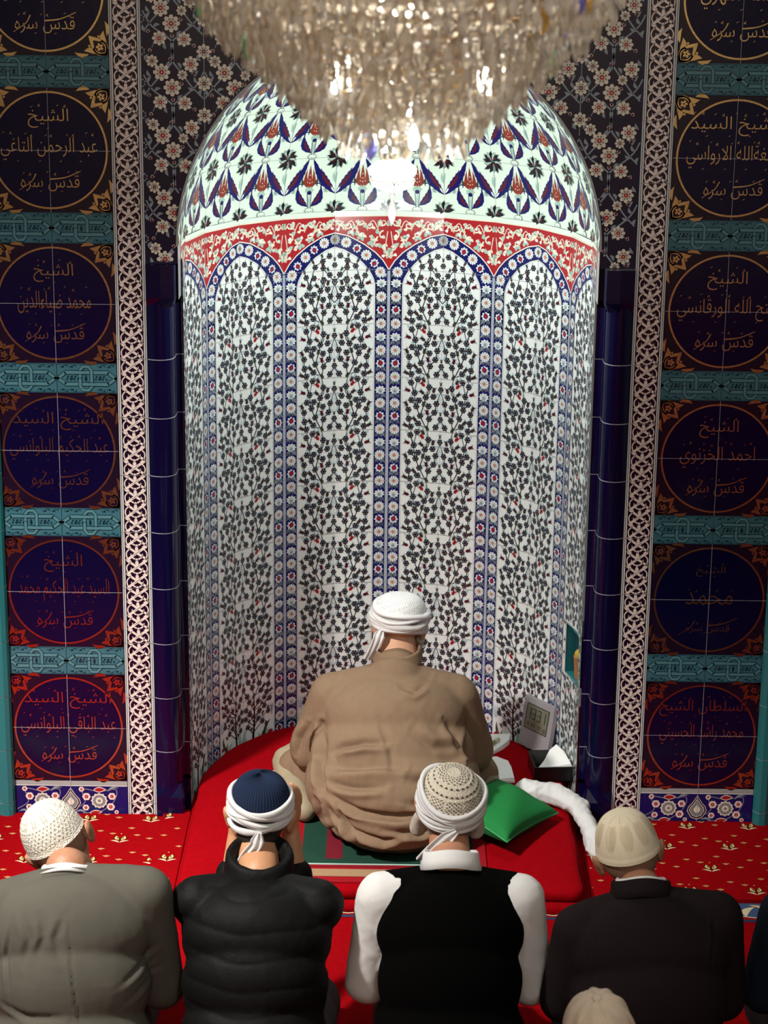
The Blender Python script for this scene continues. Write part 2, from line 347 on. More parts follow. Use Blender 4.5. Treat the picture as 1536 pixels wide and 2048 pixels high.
def braid_cell():                               # one 0.05 high repeat, x in +-0.035
    m = Motif()
    m.stroke('pink', 2, [(-0.034, 0.0), (0.0, 0.026), (0.034, 0.05)], 0.0085); m.stroke('grey', 3, [(-0.012, 0.017), (0.014, 0.036)], 0.0022)
    m.stroke('pink', 1, [(0.034, 0.0 + 0.004), (0.0, 0.026), (-0.034, 0.05)], 0.0078)
    for sg in (1, -1):
        m.stroke('pink', 1, [(sg * 0.020, -0.004), (sg * 0.033, 0.010), (sg * 0.034, 0.028), (sg * 0.022, 0.042)], 0.0040, sub=4)
        m.stroke('pink', 1, [(sg * 0.006, 0.004), (sg * 0.018, 0.012), (sg * 0.020, 0.024)], 0.0055, 0.002, sub=3)
        m.disc('pink', 1, (sg * 0.034, 0.002), 0.0035, 8); m.disc('purple', 2, (sg * 0.034, 0.002), 0.002, 6)
    m.leaf('pink', 1, (0, 0.030), (0, 0.052), 0.012, 0, n=4); m.disc('pink', 1, (0, 0.002), 0.0048, 8); m.disc('darkred', 2, (0.018, 0.0), 0.002, 5)
    return m
def teal_tile():                                # 0.2 x 0.1 interlace
    m = Motif()
    def band(p, w=0.0105, L=2):
        m.stroke('tealdark', L, p, w + 0.0045); m.stroke('teal', L + 1, p, w)
    for y in (0.030, 0.070):
        m.stroke('tealdark', 2, [(0.026, y), (0.174, y)], 0.0155); m.stroke('tealband', 3, [(0.026, y), (0.174, y)], 0.0105)
    for x0, sx in ((0.0, 1), (0.2, -1)):
        m.stroke('tealdark', 2, [(x0, 0.053), (x0 + sx * 0.03, 0.030)], 0.014); m.stroke('tealband', 3, [(x0, 0.053), (x0 + sx * 0.03, 0.030)], 0.0095)
        m.stroke('tealdark', 2, [(x0, 0.047), (x0 + sx * 0.03, 0.070)], 0.014); m.stroke('tealband', 3, [(x0, 0.047), (x0 + sx * 0.03, 0.070)], 0.0095)
    loop = [(0.078, 0.05), (0.078, 0.078), (0.088, 0.09), (0.106, 0.09), (0.116, 0.078), (0.116, 0.022), (0.106, 0.01), (0.088, 0.01), (0.078, 0.022), (0.078, 0.052)]
    m.stroke('tealdark', 4, loop, 0.0135); m.stroke('tealband', 5, loop, 0.009)
    m.stroke('tealdark', 6, [(0.066, 0.070), (0.092, 0.070)], 0.0135); m.stroke('tealband', 7, [(0.064, 0.070), (0.094, 0.070)], 0.0095)
    m.stroke('tealdark', 6, [(0.102, 0.030), (0.128, 0.030)], 0.0135); m.stroke('tealband', 7, [(0.100, 0.030), (0.130, 0.030)], 0.0095)
    for cx_ in (0.05, 0.145):
        for k in range(7): m.leaf('tealdark', 2, (cx_ - 0.02 + k * 0.006, 0.05), (cx_ - 0.014 + k * 0.006, 0.05 + (0.009 if k % 2 else -0.009)), 0.006, 0.2, n=3)
        m.disc('tealdark', 2, (cx_, 0.05), 0.005, 8); m.disc('teal', 3, (cx_, 0.05), 0.002, 5)
    m.leaf('tealdark', 2, (0.097, 0.038), (0.097, 0.062), 0.009, n=4)
    for y, s in ((0.008, 1), (0.092, -1)):
        for x0 in (0.01, 0.04, 0.135, 0.165):
            m.stroke('tealdark', 1, [(x0, y), (x0 + 0.008, y + s * 0.006), (x0 + 0.018, y - s * 0.003), (x0 + 0.026, y + s * 0.004)], 0.0018, sub=3)
            m.leaf('tealdark', 1, (x0 + 0.006, y), (x0 + 0.016, y + s * 0.006), 0.005, n=3); m.disc('tealdark', 1, (x0 + 0.024, y - s * 0.002), 0.0022, 5)
        m.stroke('tealdark', 1, [(0, y - s * 0.0055), (0.2, y - s * 0.0055)], 0.0012)
    return m
def gold_corner():                              # in the corner (0,0) growing to +x,+y
    m = Motif()
    m.leaf('gold', 1, (0.003, 0.003), (0.062, 0.062), 0.046, 0, n=10, peak=0.4); m.leaf('purple', 2, (0.010, 0.010), (0.048, 0.048), 0.031, 0, n=8, peak=0.45)
    m.scal('gold', 3, (0.027, 0.027), 0.0125, 5, 0.5, n=4); m.disc('purple', 4, (0.027, 0.027), 0.003, 6)
    for sw in (0, 1):
        f = (lambda p: (p[1], p[0])) if sw else (lambda p: p)
        m.stroke('gold', 1, [f(q) for q in ((0.004, 0.006), (0.03, 0.004), (0.045, 0.018), (0.038, 0.034))], 0.007, 0.004, sub=4)
        m.leaf('gold', 1, f((0.040, 0.006)), f((0.078, 0.014)), 0.017, 0.2 if not sw else -0.2, n=6)
        m.leaf('gold', 1, f((0.062, 0.004)), f((0.108, 0.010)), 0.013, -0.15 if not sw else 0.15, n=6)
        m.disc('gold', 1, f((0.060, 0.030)), 0.004, 8)
    return m

# ------------------------------------------------------------------ the setting
RN, YC = 0.687, 0.12
NX = -0.006
PT = [(RN * math.sin(i * 0.2 / RN), YC + RN * math.cos(i * 0.2 / RN)) for i in range(6)] + [(RN, 0.08)]
PT = np.array(PT); SEG = np.array([0.2] * 5 + [0.12])
def niche(s, z, h):
    s = np.asarray(s, float); a = np.abs(s); sg = np.where(s < 0, -1.0, 1.0)
    i = np.clip((a / 0.2).astype(int), 0, 5); t = (a - 0.2 * i) / SEG[i]
    p = PT[i] + (PT[i + 1] - PT[i]) * t[:, None]; d = PT[i + 1] - PT[i]; d /= np.linalg.norm(d, axis=1, keepdims=True)
    n = np.stack([d[:, 1], -d[:, 0]], 1)                   # inwards
    q = p + n * h
    return np.stack([q[:, 0] * sg + NX, q[:, 1], np.asarray(z, float) + 0 * s], 1)
ZS = 2.035                                                # spring of the half dome
def dome(u, v, h):
    u = np.asarray(u, float); v = np.asarray(v, float)
    f = u / RN; l = v / RN; r = RN - h
    s = np.clip((np.abs(f) - PI / 2) * RN, 0, None)       # past a right angle: the straight run to the opening
    f = np.clip(f, -PI / 2, PI / 2)
    return np.stack([r * np.sin(f) * np.cos(l) + NX, YC + r * np.cos(f) * np.cos(l) - s, ZS + r * np.sin(l)], 1)
def front(u, v, h):
    u = np.asarray(u, float); return np.stack([u, 0 * u - h, np.asarray(v, float)], 1)

# floor
s = Soup()
xs = np.linspace(-3.2, 3.2, 3)
s.box('grout', -5, 5, -9.5, 1.1, -0.06, -0.001)
fl = s.build('floor')
fl.data.materials.clear(); fl.data.materials.append(mat('red_floor_carpet', (0.25, 0.0015, 0.004), rough=0.95, sheen=0.0, spec=0.02, vary=(60, 0.25), bump=('noise', 500, 0.5, 0.004)))
tag(fl, 'plain red carpet covering the floor', kind='structure')

s = Soup(); s.box('grout', -5, 5, -9.6, -9.5, 0, 5.2); o = s.build('wall_back'); o.data.materials.clear(); o.data.materials.append(mat('cream_plaster', (0.62, 0.55, 0.42), rough=0.9, vary=(3, 0.1)))
tag(o, 'unseen plain cream plaster wall at the back of the hall behind the camera', kind='structure')  # unseen hall wall, added for the upper gold lettering to mirror
# niche wall
s = Soup()
zc = [-0.0] + [0.02 + 0.2 * k for k in range(11)]
REC = (0.885, 1.055, 0.455, 0.645)                         # s0 s1 z0 z1 of the small recess
sc_ = sorted(set([-1.12] + [-1 + 0.2 * k for k in range(11)] + [1.12, REC[0], REC[1]])); zz = sorted(zc + [REC[2], REC[3]])
for i in range(len(sc_) - 1):
    for j in range(len(zz) - 1):
        a, b, z0, z1 = sc_[i], sc_[i + 1], zz[j], zz[j + 1]
        if a >= REC[0] - 1e-6 and b <= REC[1] + 1e-6 and z0 >= REC[2] - 1e-6 and z1 <= REC[3] + 1e-6: continue
        e = 1e-6
        s.add('white', niche(np.array([a + e, b - e, b - e, a + e]), np.array([z0, z0, z1, z1]), 0), [(0, 1, 2, 3)])
def in_rec(U): return ((U[:, 0] > REC[0] - 0.006) & (U[:, 0] < REC[1] + 0.006) & (U[:, 1] > REC[2] - 0.006) & (U[:, 1] < REC[3] + 0.006))
keepn = lambda U: (np.abs(U[:, 0]) < 1.1199) & ~in_rec(U)
def put(m, s=s, **k): m.to(s, niche, keep=keepn, **k)
TT, TP, TF, BT = tree_tile(), tree_top(), tree_foot(), border_tile()
OUT = np.array([(0.0, 1.8185), (0.022, 1.8535), (0.05, 1.883), (0.094, 1.915), (0.151, 1.9455), (0.2, 1.956)])
INN = np.array([(0.0505, 1.772), (0.056, 1.792), (0.071, 1.8185), (0.094, 1.846), (0.122, 1.8725), (0.1655, 1.897), (0.2, 1.907)])
def arch_pt(C_, t):
    d = np.concatenate([[0], np.cumsum(np.hypot(*np.diff(C_, axis=0).T))]); d /= d[-1]
    return np.stack([np.interp(t, d, C_[:, 0]), np.interp(t, d, C_[:, 1])], -1)
for pc in (-1.0, -0.6, -0.2, 0.2, 0.6, 1.0):
    for sg in (-1, 1):
        edge = pc - sg * 0.2                                # panel boundary on this side
        bw = Motif()
        def X(x): return sg * x
        # navy border with its white and black lines
        for zb in range(9):
            z0 = 0.02 + 0.2 * zb - (0 if zb else 0); z1 = z0 + 0.2 if zb < 8 else 1.772
            if z0 >= z1: continue
            bw.poly('navy', 0, [(X(0.004), z0), (X(0.049), z0), (X(0.049), z1), (X(0.004), z1)])
        bw.poly('navy', 0, [(X(0.004), 1.62), (X(0.049), 1.62), (X(0.0505), 1.775), (X(0.004), 1.80)])
        bw.stroke('groutlight', 1, [(X(0.0015), 0.02), (X(0.0015), 1.815)], 0.003)
        bw.stroke('pale', 1, [(X(0.0045), 0.02), (X(0.0045), 1.815)], 0.0016)
        bw.stroke('black', 1, [(X(0.0495), 0.02), (X(0.0495), 1.775)], 0.0014); bw.stroke('grey', 1, [(X(0.054), 0.02), (X(0.054), 1.775)], 0.0008)
        # arch
        t = np.linspace(0, 1, 25); o = arch_pt(OUT, t); q = arch_pt(INN, t)
        V = np.concatenate([o, q]) * [sg, 1]; bw.P.append(('navy', 0, V, [(i, i + 1, 26 + i, 25 + i) for i in range(24)]))
        V = np.concatenate([o, np.stack([o[:, 0], 0 * t + 2.019], 1)]) * [sg, 1]; bw.P.append(('red', 0, V, [(i, i + 1, 26 + i, 25 + i) for i in range(24)]))
        bw.poly('navy', 0, [(X(0.004), 1.775), (X(0.0505), 1.772), (X(0.0), 1.8185)])
        bw.stroke('white', 2, o * [sg, 1], 0.0035); bw.stroke('black', 1, (o + [0, -0.003]) * [sg, 1], 0.0022); bw.stroke('black', 1, q * [sg, 1], 0.0018)
        bw.stroke('grey', 1, (q + [0.004, -0.004]) * [sg, 1], 0.001)
        mid = (arch_pt(OUT, np.array([0.06, 0.23, 0.42, 0.6, 0.8])) + arch_pt(INN, np.array([0.10, 0.27, 0.45, 0.64, 0.83]))) / 2
        for k, c in enumerate(mid):
            c = (c[0] * sg, c[1])
            if k % 2 == 0: rosette(bw, c, 0.0205)
            else: budrose(bw, c, 0.019, R(-60) if sg > 0 else R(240))
        if sg > 0: pass
        rosette(bw, (X(0.2), 1.932), 0.02)
        bw.to(s, niche, dx=edge, keep=keepn)
        for zb in range(9): put(BT, dx=edge + sg * 0.0275, dy=0.02 + 0.2 * zb - 0.02 + 0.02, sx=sg)
        # red band arabesque: cream scrolls with mint leaves
        ab = Motif()
        def scroll(cx_, cy_, r, a0, turn, n=9):
            a = R(a0) + turn * np.linspace(0, 4.4, n); rr = r * np.linspace(1, 0.25, n)
            return np.stack([cx_ + rr * np.cos(a), cy_ + rr * np.sin(a)], 1)
        for cx_, cy_, r, a0, tn in [(0.03, 1.995, 0.018, 200, 1), (0.07, 1.985, 0.019, 20, -1), (0.11, 1.997, 0.017, 180, 1), (0.15, 1.985, 0.018, 0, -1), (0.185, 1.998, 0.015, 180, 1),
                                 (0.022, 1.945, 0.018, 90, -1), (0.06, 1.942, 0.017, 180, 1), (0.1, 1.953, 0.015, 30, -1), (0.015, 1.905, 0.013, 270, 1), (0.045, 1.915, 0.014, 100, -1), (0.18, 1.975, 0.013, 210, -1), (0.013, 1.875, 0.01, 90, 1), (0.13, 1.965, 0.013, 210, -1)]:
            p = scroll(cx_, cy_, r, a0, tn); ab.stroke('cream', 2, p * [sg, 1], 0.0056, 0.0042)
            e = p[-1]; ab.leaf('white', 2, e * [sg, 1], (e + [0.014, -0.004]) * [sg, 1], 0.012, 0.2, n=4)
            e = p[2]; ab.leaf('mint', 1, e * [sg, 1], (e + [0.012, 0.018]) * [sg, 1], 0.015, 0.2, n=4); ab.leaf('cream', 1, p[4] * [sg, 1], (p[4] + [-0.016, -0.006]) * [sg, 1], 0.011, 0.2, n=4)
        for xx in (0.0, 0.04, 0.08, 0.12, 0.16): ab.stroke('cream', 2, np.array([(xx, 1.965), (xx + 0.02, 2.0), (xx + 0.045, 1.972)]) * [sg, 1], 0.003, sub=3)
        ab.stroke('mint', 1, np.array([(0.0, 1.83), (0.004, 1.88), (0.0, 1.94), (0.005, 2.0)]) * [sg, 1], 0.006, sub=3)
        ab.stroke('cream', 2, np.array([(0.008, 1.86), (0.014, 1.90), (0.006, 1.96)]) * [sg, 1], 0.003, sub=3)
        for tt in (0.45, 0.62, 0.78):                       # pale lobes over the arch
            c = arch_pt(OUT, np.array([tt]))[0] + [-0.003, 0.006]
            ab.leaf('mint', 1, (c + [-0.012, -0.006]) * [sg, 1], (c + [-0.004, 0.018]) * [sg, 1], 0.014, 0, n=4); ab.leaf('mint', 1, (c + [0.010, 0.0]) * [sg, 1], (c + [-0.003, 0.018]) * [sg, 1], 0.012, 0, n=4)
        def above(U):
            x = (U[:, 0] - edge) * sg
            return keepn(U) & (x > -0.001) & (x < 0.2005) & (U[:, 1] > np.interp(x, OUT[:, 0], OUT[:, 1]) + 0.001) & (U[:, 1] < 2.018)
        ab.to(s, niche, dx=edge, keep=above)
        ln = Motif(); ln.stroke('cream', 3, [(-0.2, 2.017), (0.0, 2.017)], 0.004); ln.stroke('black', 0, [(-0.2, 0.0), (0, 0.0)], 0.03); ln.stroke('cream', 1, [(-0.2, 0.018), (0, 0.018)], 0.004)
        for k in range(4): ln.leaf('mint', 1, (-0.19 + 0.05 * k, 0.004), (-0.16 + 0.05 * k, 0.01), 0.01, 0.1, n=3)
        ln.to(s, niche, dx=pc + (0.2 if sg > 0 else 0), keep=keepn)
    # grout
    g = Motif()
    for zb in range(10): 
        for x0 in (-0.2, 0.0): g.stroke('grout', 3, [(x0, 0.02 + 0.2 * zb), (x0 + 0.2, 0.02 + 0.2 * zb)], 0.0016)
    g.stroke('grout', 3, [(0, 0.02), (0, 2.02)], 0.0014)
    for x in (-0.053, 0.053): pass
    g.to(s, niche, dx=pc, keep=keepn)
    keep_in = lambda U, pc=pc: keepn(U) & (np.abs(U[:, 0] - pc) < 0.147)
    for zb in range(1, 9): TT.to(s, niche, dx=pc, dy=0.02 + 0.2 * zb, keep=lambda U, pc=pc: keepn(U) & (np.abs(U[:, 0] - pc) < 0.147) & (U[:, 1] < 1.80))
    TF.to(s, niche, dx=pc, dy=0.02, keep=keep_in)
    TP.to(s, niche, dx=pc, dy=1.82, keep=keep_in)
# half dome with tulips
nu, nv = 66, 30
us = np.concatenate([[-1.079 - 0.12], np.linspace(-1.0791, 1.0791, nu), [1.079 + 0.12]]); vs = np.linspace(0, RN * PI / 2 * 0.999, nv)
G = np.array([dome(np.full(nv, u), vs, 0) for u in us])
s.grid('mintwhite', G)
G = np.array([niche(np.full(2, u), np.array([2.02, ZS]), 0) for u in np.linspace(-1.1199, 1.1199, 57)]); s.grid('mintwhite', G)
TU = tulip_motif()
kd = lambda U: (np.abs(U[:, 0]) < 1.197) & (U[:, 1] < 1.05) & (U[:, 1] > -0.012)
for row in range(5):
    for c in range(-6, 6):
        TU.to(s, dome, dx=c * 0.2 + 0.1, dy=row * 0.2 + 0.002, keep=kd, h0=0.0008, dh=0.0006)
g = Motif()
for row in range(1, 5): g.stroke('grey', 0, [(u, row * 0.2) for u in np.linspace(-1.19, 1.19, 80)], 0.0012)
for c in range(-5, 6): g.stroke('grey', 0, [(c * 0.2, v) for v in np.linspace(0, 1.0, 30)], 0.0010)
g.to(s, dome, h0=0.0006)
# rim: pale tiles on the reveal between the dome and the front wall
a = np.linspace(0, PI, 49)
G = np.array([[(NX + RN * math.cos(t), y, ZS + RN * math.sin(t)) for y in (0.0, 0.03, YC)] for t in a]); s.grid('mintwhite', G)
s.grid('greyline', np.array([[(NX + r_ * math.cos(t), -0.0012, ZS + r_ * math.sin(t)) for r_ in (RN - 0.001, RN + 0.006)] for t in a]))
for sg in (-1, 1):
    s.grid('greyline', np.array([[(NX + sg * RN, 0.0, z), (NX + sg * RN, 0.08, z)] for z in (1.86, ZS)]))
    s.grid('greyline', np.array([[(NX + sg * (RN - 0.0012), 0.078, z), (NX + sg * (RN - 0.0012), 0.092, z)] for z in (0.0, ZS)]))
for k in range(1, 24):
    t = k * PI / 24
    s.add('grey', [(NX + (RN - 0.001) * math.cos(t + e), y, ZS + (RN - 0.001) * math.sin(t + e)) for e, y in ((0, 0.0), (0.0015, 0.0), (0.0015, YC), (0, YC))], [(0, 1, 2, 3)])
wn = s.build('wall_niche'); tag(wn, 'curved prayer niche tiled with flowering tree panels under a tulip tiled half dome', kind='structure')

# recess in the niche side with turquoise lining
s = Soup()
c0 = niche(np.array([REC[0], REC[1]]), np.array([0., 0.]), 0); nrm = np.array([1.0, 0.12]); nrm /= np.hypot(*nrm)
dp = 0.13
P = lambda k, z, d: (c0[k][0] + nrm[0] * d, c0[k][1] + nrm[1] * d, z)
z0, z1 = REC[2], REC[3]
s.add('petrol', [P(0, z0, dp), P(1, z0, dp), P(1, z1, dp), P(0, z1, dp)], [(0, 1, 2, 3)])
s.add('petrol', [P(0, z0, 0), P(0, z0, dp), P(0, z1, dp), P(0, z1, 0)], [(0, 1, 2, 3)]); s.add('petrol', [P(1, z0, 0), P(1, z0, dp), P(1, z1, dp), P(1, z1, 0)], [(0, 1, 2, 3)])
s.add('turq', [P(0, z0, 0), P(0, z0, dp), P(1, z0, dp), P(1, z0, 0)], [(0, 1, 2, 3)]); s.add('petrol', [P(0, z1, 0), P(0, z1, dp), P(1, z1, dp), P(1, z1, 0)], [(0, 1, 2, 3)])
m = Motif()
for a, b in (((REC[0], z0), (REC[0], z1)), ((REC[1], z0), (REC[1], z1))): m.stroke('greyline', 3, [a, b], 0.006)
for z in (z0, z1): m.stroke('greyline', 3, [(REC[0], z), (0.9999, z)], 0.006); m.stroke('greyline', 3, [(1.0001, z), (REC[1], z)], 0.006)
m.to(s, niche)
tag(s.build('wall_recess'), 'small turquoise lined recess in the right side of the niche', kind='structure')

# front wall spandrels: floral tiles around the arch, between the braid strips
s = Soup()
ztop = 3.4; zb = 1.98; RA = RN + 0.001
a = np.linspace(0, PI, 65); ax = NX + RA * np.cos(a); az = ZS + RA * np.sin(a)
V = np.concatenate([np.stack([ax, 0 * a, az], 1), np.stack([0.8 * np.cos(a) / np.maximum(np.abs(np.cos(a)), np.sin(a) * 0.8 / (ztop - ZS) ), 0 * a, ZS + np.minimum((ztop - ZS), 0.8 * np.abs(np.tan(np.clip(a, 1e-6, PI - 1e-6))))], 1)])
V[65:, 0] = np.clip(V[65:, 0], -0.8, 0.8)
s.add('night', V, [(i, i + 1, 66 + i, 65 + i) for i in range(64)])
for sg in (-1, 1): s.add('night', [(sg * 0.8, 0, ztop), (sg * 0.8, 0, ZS + 0.8 * 1.7), (0, 0, ztop)], [(0, 1, 2)]) if False else None
for x0, x1 in ((-0.8, NX - RA), (NX + RA, 0.8)):
    s.add('night', [(x0, 0, zb), (x1, 0, zb), (x1, 0, ZS), (x0, 0, ZS)], [(0, 1, 2, 3)])
ST = spandrel_tile()
def ks(U):
    dx = U[:, 0] - NX
    return ~((np.abs(U[:, 0]) > 0.799) | (U[:, 1] < zb + 0.001) | (U[:, 1] > ztop) | np.where(U[:, 1] > ZS, np.hypot(dx, U[:, 1] - ZS) < RA + 0.005, np.abs(dx) < RA + 0.004))
for i in range(-5, 4):
    for j in range(8): ST.to(s, front, dx=i * 0.2 + 0.0, dy=1.86 + 0.2 * j, keep=ks)
g = Motif()
for j in range(8):
    for x0 in (-0.8, 0.45): g.stroke('black', 6, [(x0, 2.08 + 0.2 * j), (x0 + 0.35, 2.08 + 0.2 * j)], 0.0012)
g.to(s, front, keep=ks)
tag(s.build('wall_front'), 'navy tiles with cream and red blossoms on branches around the arch', kind='structure')

# braid strips, beside the columns (trim)
BC = braid_cell()
n_trim = 0
def trim(s, label):
    global n_trim; n_trim += 1
    return tag(s.build('trim_%d' % n_trim), label, kind='structure')
for sg, side in ((-1, 'left'), (1, 'right')):
    s = Soup(); xa, xb = sorted((sg * 0.8, sg * 0.9)); xm = sg * 0.85
    s.box('greyline', xa, xb, -0.004, 0.03, 0.0, 3.4)
    f = lambda u, v, h: np.stack([np.asarray(u) + 0.0, 0 * np.asarray(u) - 0.004 - h, np.asarray(v) + 0.0], 1)
    m = Motif(); m.poly('purple', 0, [(xm - 0.041, 0.0), (xm + 0.041, 0), (xm + 0.041, 3.4), (xm - 0.041, 3.4)])
    for k in (-1, 1): m.stroke('white', 1, [(xm + k * 0.0415, 0), (xm + k * 0.0415, 3.4)], 0.003); m.stroke('grey', 1, [(xm + k * 0.0455, 0), (xm + k * 0.0455, 3.4)], 0.0015); m.stroke('white', 1, [(xm + k * 0.0485, 0), (xm + k * 0.0485, 3.4)], 0.0018)
    for j in range(17): m.stroke('grout', 5, [(xa, 0.06 + 0.2 * j), (xb, 0.06 + 0.2 * j)], 0.0014)
    m.to(s, f)
    for j in range(68): BC.to(s, f, dx=xm, dy=0.01 + j * 0.05, keep=lambda U: U[:, 1] < 3.4)
    trim(s, 'tall strip of interlaced white braid tiles on the %s of the niche' % side)

# cobalt corner columns
prof = [(0, 0.0), (0.004, -0.006), (0.02, -0.014), (0.042, -0.018), (0.062, -0.013), (0.076, -0.002), (0.085, 0.014), (0.088, 0.032), (0.088, 0.08), (0.1135, 0.08)]
cap = [(0, 0.0), (0.002, -0.022), (0.05, -0.024), (0.094, -0.022), (0.1, -0.014), (0.1, 0.04), (0.1, 0.08), (0.1135, 0.08)]
for sg, side in ((-1, 'left'), (1, 'right')):
    def pf(pr_, z): return [(sg * (0.7999 - t), y, z) for t, y in pr_]
    t = thing('corner_column', 'glossy cobalt blue ceramic corner column on the %s edge of the niche' % side, 'column', group=None)
    s = Soup(); zj = [0.12] + [0.06 + 0.2 * k for k in range(1, 10)]
    for a, b in zip(zj[:-1], zj[1:]):
        b2 = min(b, 1.86)
        pp = [pf(prof, a + 0.0015), pf(prof, a + 0.004)] + [pf(prof, b2 - 0.004), pf(prof, b2 - 0.0015)]
        s.grid('cobalt', np.array(pp))
        q = [[(x, y + 0.0012, z) for x, y, z in pf(prof, zz_)] for zz_ in (b2 - 0.003, b2 + 0.003)]; s.grid('groutlight', np.array(q))
    s.build('shaft', t, smooth=True)
    s = Soup()
    mid_ = [(a_[0] * 1.0, a_[1]) for a_ in prof]
    cc = [pf([(0, 0), (0.004, -0.006), (0.05, -0.016), (0.084, 0.0), (0.088, 0.014), (0.088, 0.04), (0.088, 0.08), (0.1135, 0.08)], 1.835), pf(cap, 1.868), pf(cap, 1.978), [(x, 0.0 if y < 0 else y, z) for x, y, z in pf(cap, 1.9799)]]
    s.grid('cobalt', np.array(cc)); s.build('capital', t)
    s = Soup()
    cc = [pf(cap, 0.0), pf(cap, 0.09), pf([(0, 0), (0.004, -0.006), (0.05, -0.016), (0.084, 0.0), (0.088, 0.014), (0.088, 0.04), (0.088, 0.08), (0.1135, 0.08)], 0.135)]
    s.grid('cobalt', np.array(cc)); s.build('base', t)

# plain wall plane behind the side tiles, teal outer mouldings
for sg, side in ((-1, 'left'), (1, 'right')):
    s = Soup(); xa, xb = sorted((sg * 0.9, sg * 2.2)); s.box('night', xa, xb, 0.004, 0.06, 0, 3.4)
    tag(s.build('wall_' + side), 'dark tiled wall on the %s of the niche' % side, kind='structure')
    s = Soup()
    pts = [(1.296, 0.004), (1.296, -0.012), (1.302, -0.026), (1.316, -0.036), (1.336, -0.036), (1.350, -0.026), (1.356, -0.012), (1.356, 0.004)]
    zj = [0.0] + [0.065 + 0.2 * k for k in range(17)] + [3.4]
    for a, b in zip(zj[:-1], zj[1:]): s.grid('turq', np.array([[(sg * x, y, z) for x, y in pts] for z in (a + 0.001, b - 0.001)]))
    s.grid('groutlight', np.array([[(sg * x, min(y + 0.0015, 0.004), z) for x, y in pts] for z in (0, 3.4)]))
    ob = trim(s, 'rounded turquoise moulding at the outer %s edge of the wall' % side)

# teal interlace bands and rosette borders on both sides (trim)
TL = teal_tile()
def rosette_border():
    m = Motif()
    for k in range(2):
        x = 0.1 + 0.2 * k
        m.scal('cream', 1, (x, 0.055), 0.030, 12, 0.14, n=2); m.scal('grey', 2, (x, 0.055), 0.024, 12, 0.14, n=2); m.scal('cream', 3, (x, 0.055), 0.014, 10, 0.2, n=2); m.disc('grey', 4, (x, 0.055), 0.006, 8)
        for dx, dy, r in ((-0.045, 0.07, 0.015), (-0.048, 0.028, 0.012), (0.045, 0.072, 0.014), (0.04, 0.032, 0.015), (-0.062, 0.098, 0.010), (0.06, 0.012, 0.008)):
            m.scal('pink', 1, (x + dx, dy), r, 6, 0.3, n=3); m.disc('red', 2, (x + dx, dy), r * 0.5, 6); m.disc('cream', 3, (x + dx, dy), r * 0.15, 4)
        for a, b, w in (((-0.02, 0.096), (0.025, 0.098), 0.017), ((-0.035, 0.008), (0.01, 0.012), 0.015)):
            m.leaf('pink', 1, (x + a[0], a[1]), (x + b[0], b[1]), w + 0.004, 0, n=6); m.leaf('red', 2, (x + a[0] + 0.003, a[1]), (x + b[0] - 0.004, b[1]), w - 0.002, 0, n=6)
        m.stroke('grey', 0, [(x - 0.09, 0.02), (x - 0.05, 0.05), (x - 0.06, 0.098), (x, 0.09), (x + 0.06, 0.098), (x + 0.05, 0.05), (x, 0.012), (x - 0.06, 0.008)], 0.003, sub=4)
        m.leaf('stem', 1, (x + 0.03, 0.09), (x + 0.07, 0.104), 0.008, 0.2); m.leaf('stem', 1, (x - 0.085, 0.012), (x - 0.045, 0.006), 0.008, 0.2)
    for x in (0.0, 0.2, 0.4):
        for c, L, k in (('pink', 1, 1.0), ('purple', 2, 0.93), ('pink', 3, 0.78), ('grey', 4, 0.72), ('cream', 5, 0.35)):
            pts = [(0, 0.012), (0.02, 0.02), (0.035, 0.045), (0.03, 0.062), (0.018, 0.075), (0, 0.104)]; P_ = [(x + px * k, 0.052 + (py - 0.052) * k) for px, py in pts] + [(x - px * k, 0.052 + (py - 0.052) * k) for px, py in pts[::-1][1:-1]]
            m.poly(c, L, P_)
    return m
RB = rosette_border()
for sg, side in ((-1, 'left'), (1, 'right')):
    x0 = 0.9 if sg > 0 else -1.3; x0 = x0 + (-0.0015 if sg < 0 else 0.0015)
    for k in range(0, 6):
        zt = 0.6423 + 0.5 * k
        s = Soup(); s.box('teal', x0 + 0.0005, x0 + 0.3985, -0.003, 0.003, zt - 0.1, zt)
        f = lambda u, v, h: np.stack([np.asarray(u) + 0.0, 0 * np.asarray(u) - 0.003 - h, np.asarray(v) + 0.0], 1)
        for j in range(2): TL.to(s, f, dx=x0 + 0.2 * j, dy=zt - 0.1, sx=0.997)
        m = Motif(); m.stroke('tealdark', 6, [(x0 + 0.2, zt - 0.1), (x0 + 0.2, zt)], 0.0012); m.to(s, f)
        nm = ['lowest', 'second lowest', 'third from the floor', 'third from the top', 'second highest', 'highest'][k]
        trim(s, '%s turquoise interlace band on the wall %s of the niche' % (nm, side))
    s = Soup(); s.box('navy', x0, x0 + 0.399, -0.003, 0.003, 0.0, 0.142)
    f = lambda u, v, h: np.stack([np.asarray(u) + 0.0, 0 * np.asarray(u) - 0.003 - h, np.asarray(v) + 0.0], 1)
    RB.to(s, f, dx=x0, dy=0.012, sx=0.9975, keep=lambda U: (U[:, 0] > x0) & (U[:, 0] < x0 + 0.399))
    m = Motif(); m.stroke('greyline', 1, [(x0, 0.134), (x0 + 0.399, 0.134)], 0.016); m.stroke('white', 2, [(x0, 0.124), (x0 + 0.399, 0.124)], 0.003); m.stroke('greyline', 1, [(x0, 0.005), (x0 + 0.399, 0.005)], 0.009); m.stroke('white', 1, [(x0, 0.011), (x0 + 0.399, 0.011)], 0.002)
    m.stroke('groutlight', 7, [(x0 + 0.2, 0), (x0 + 0.2, 0.142)], 0.0016); m.to(s, f)
    trim(s, 'low border of navy rosette and tulip tiles at the wall foot, %s' % side)

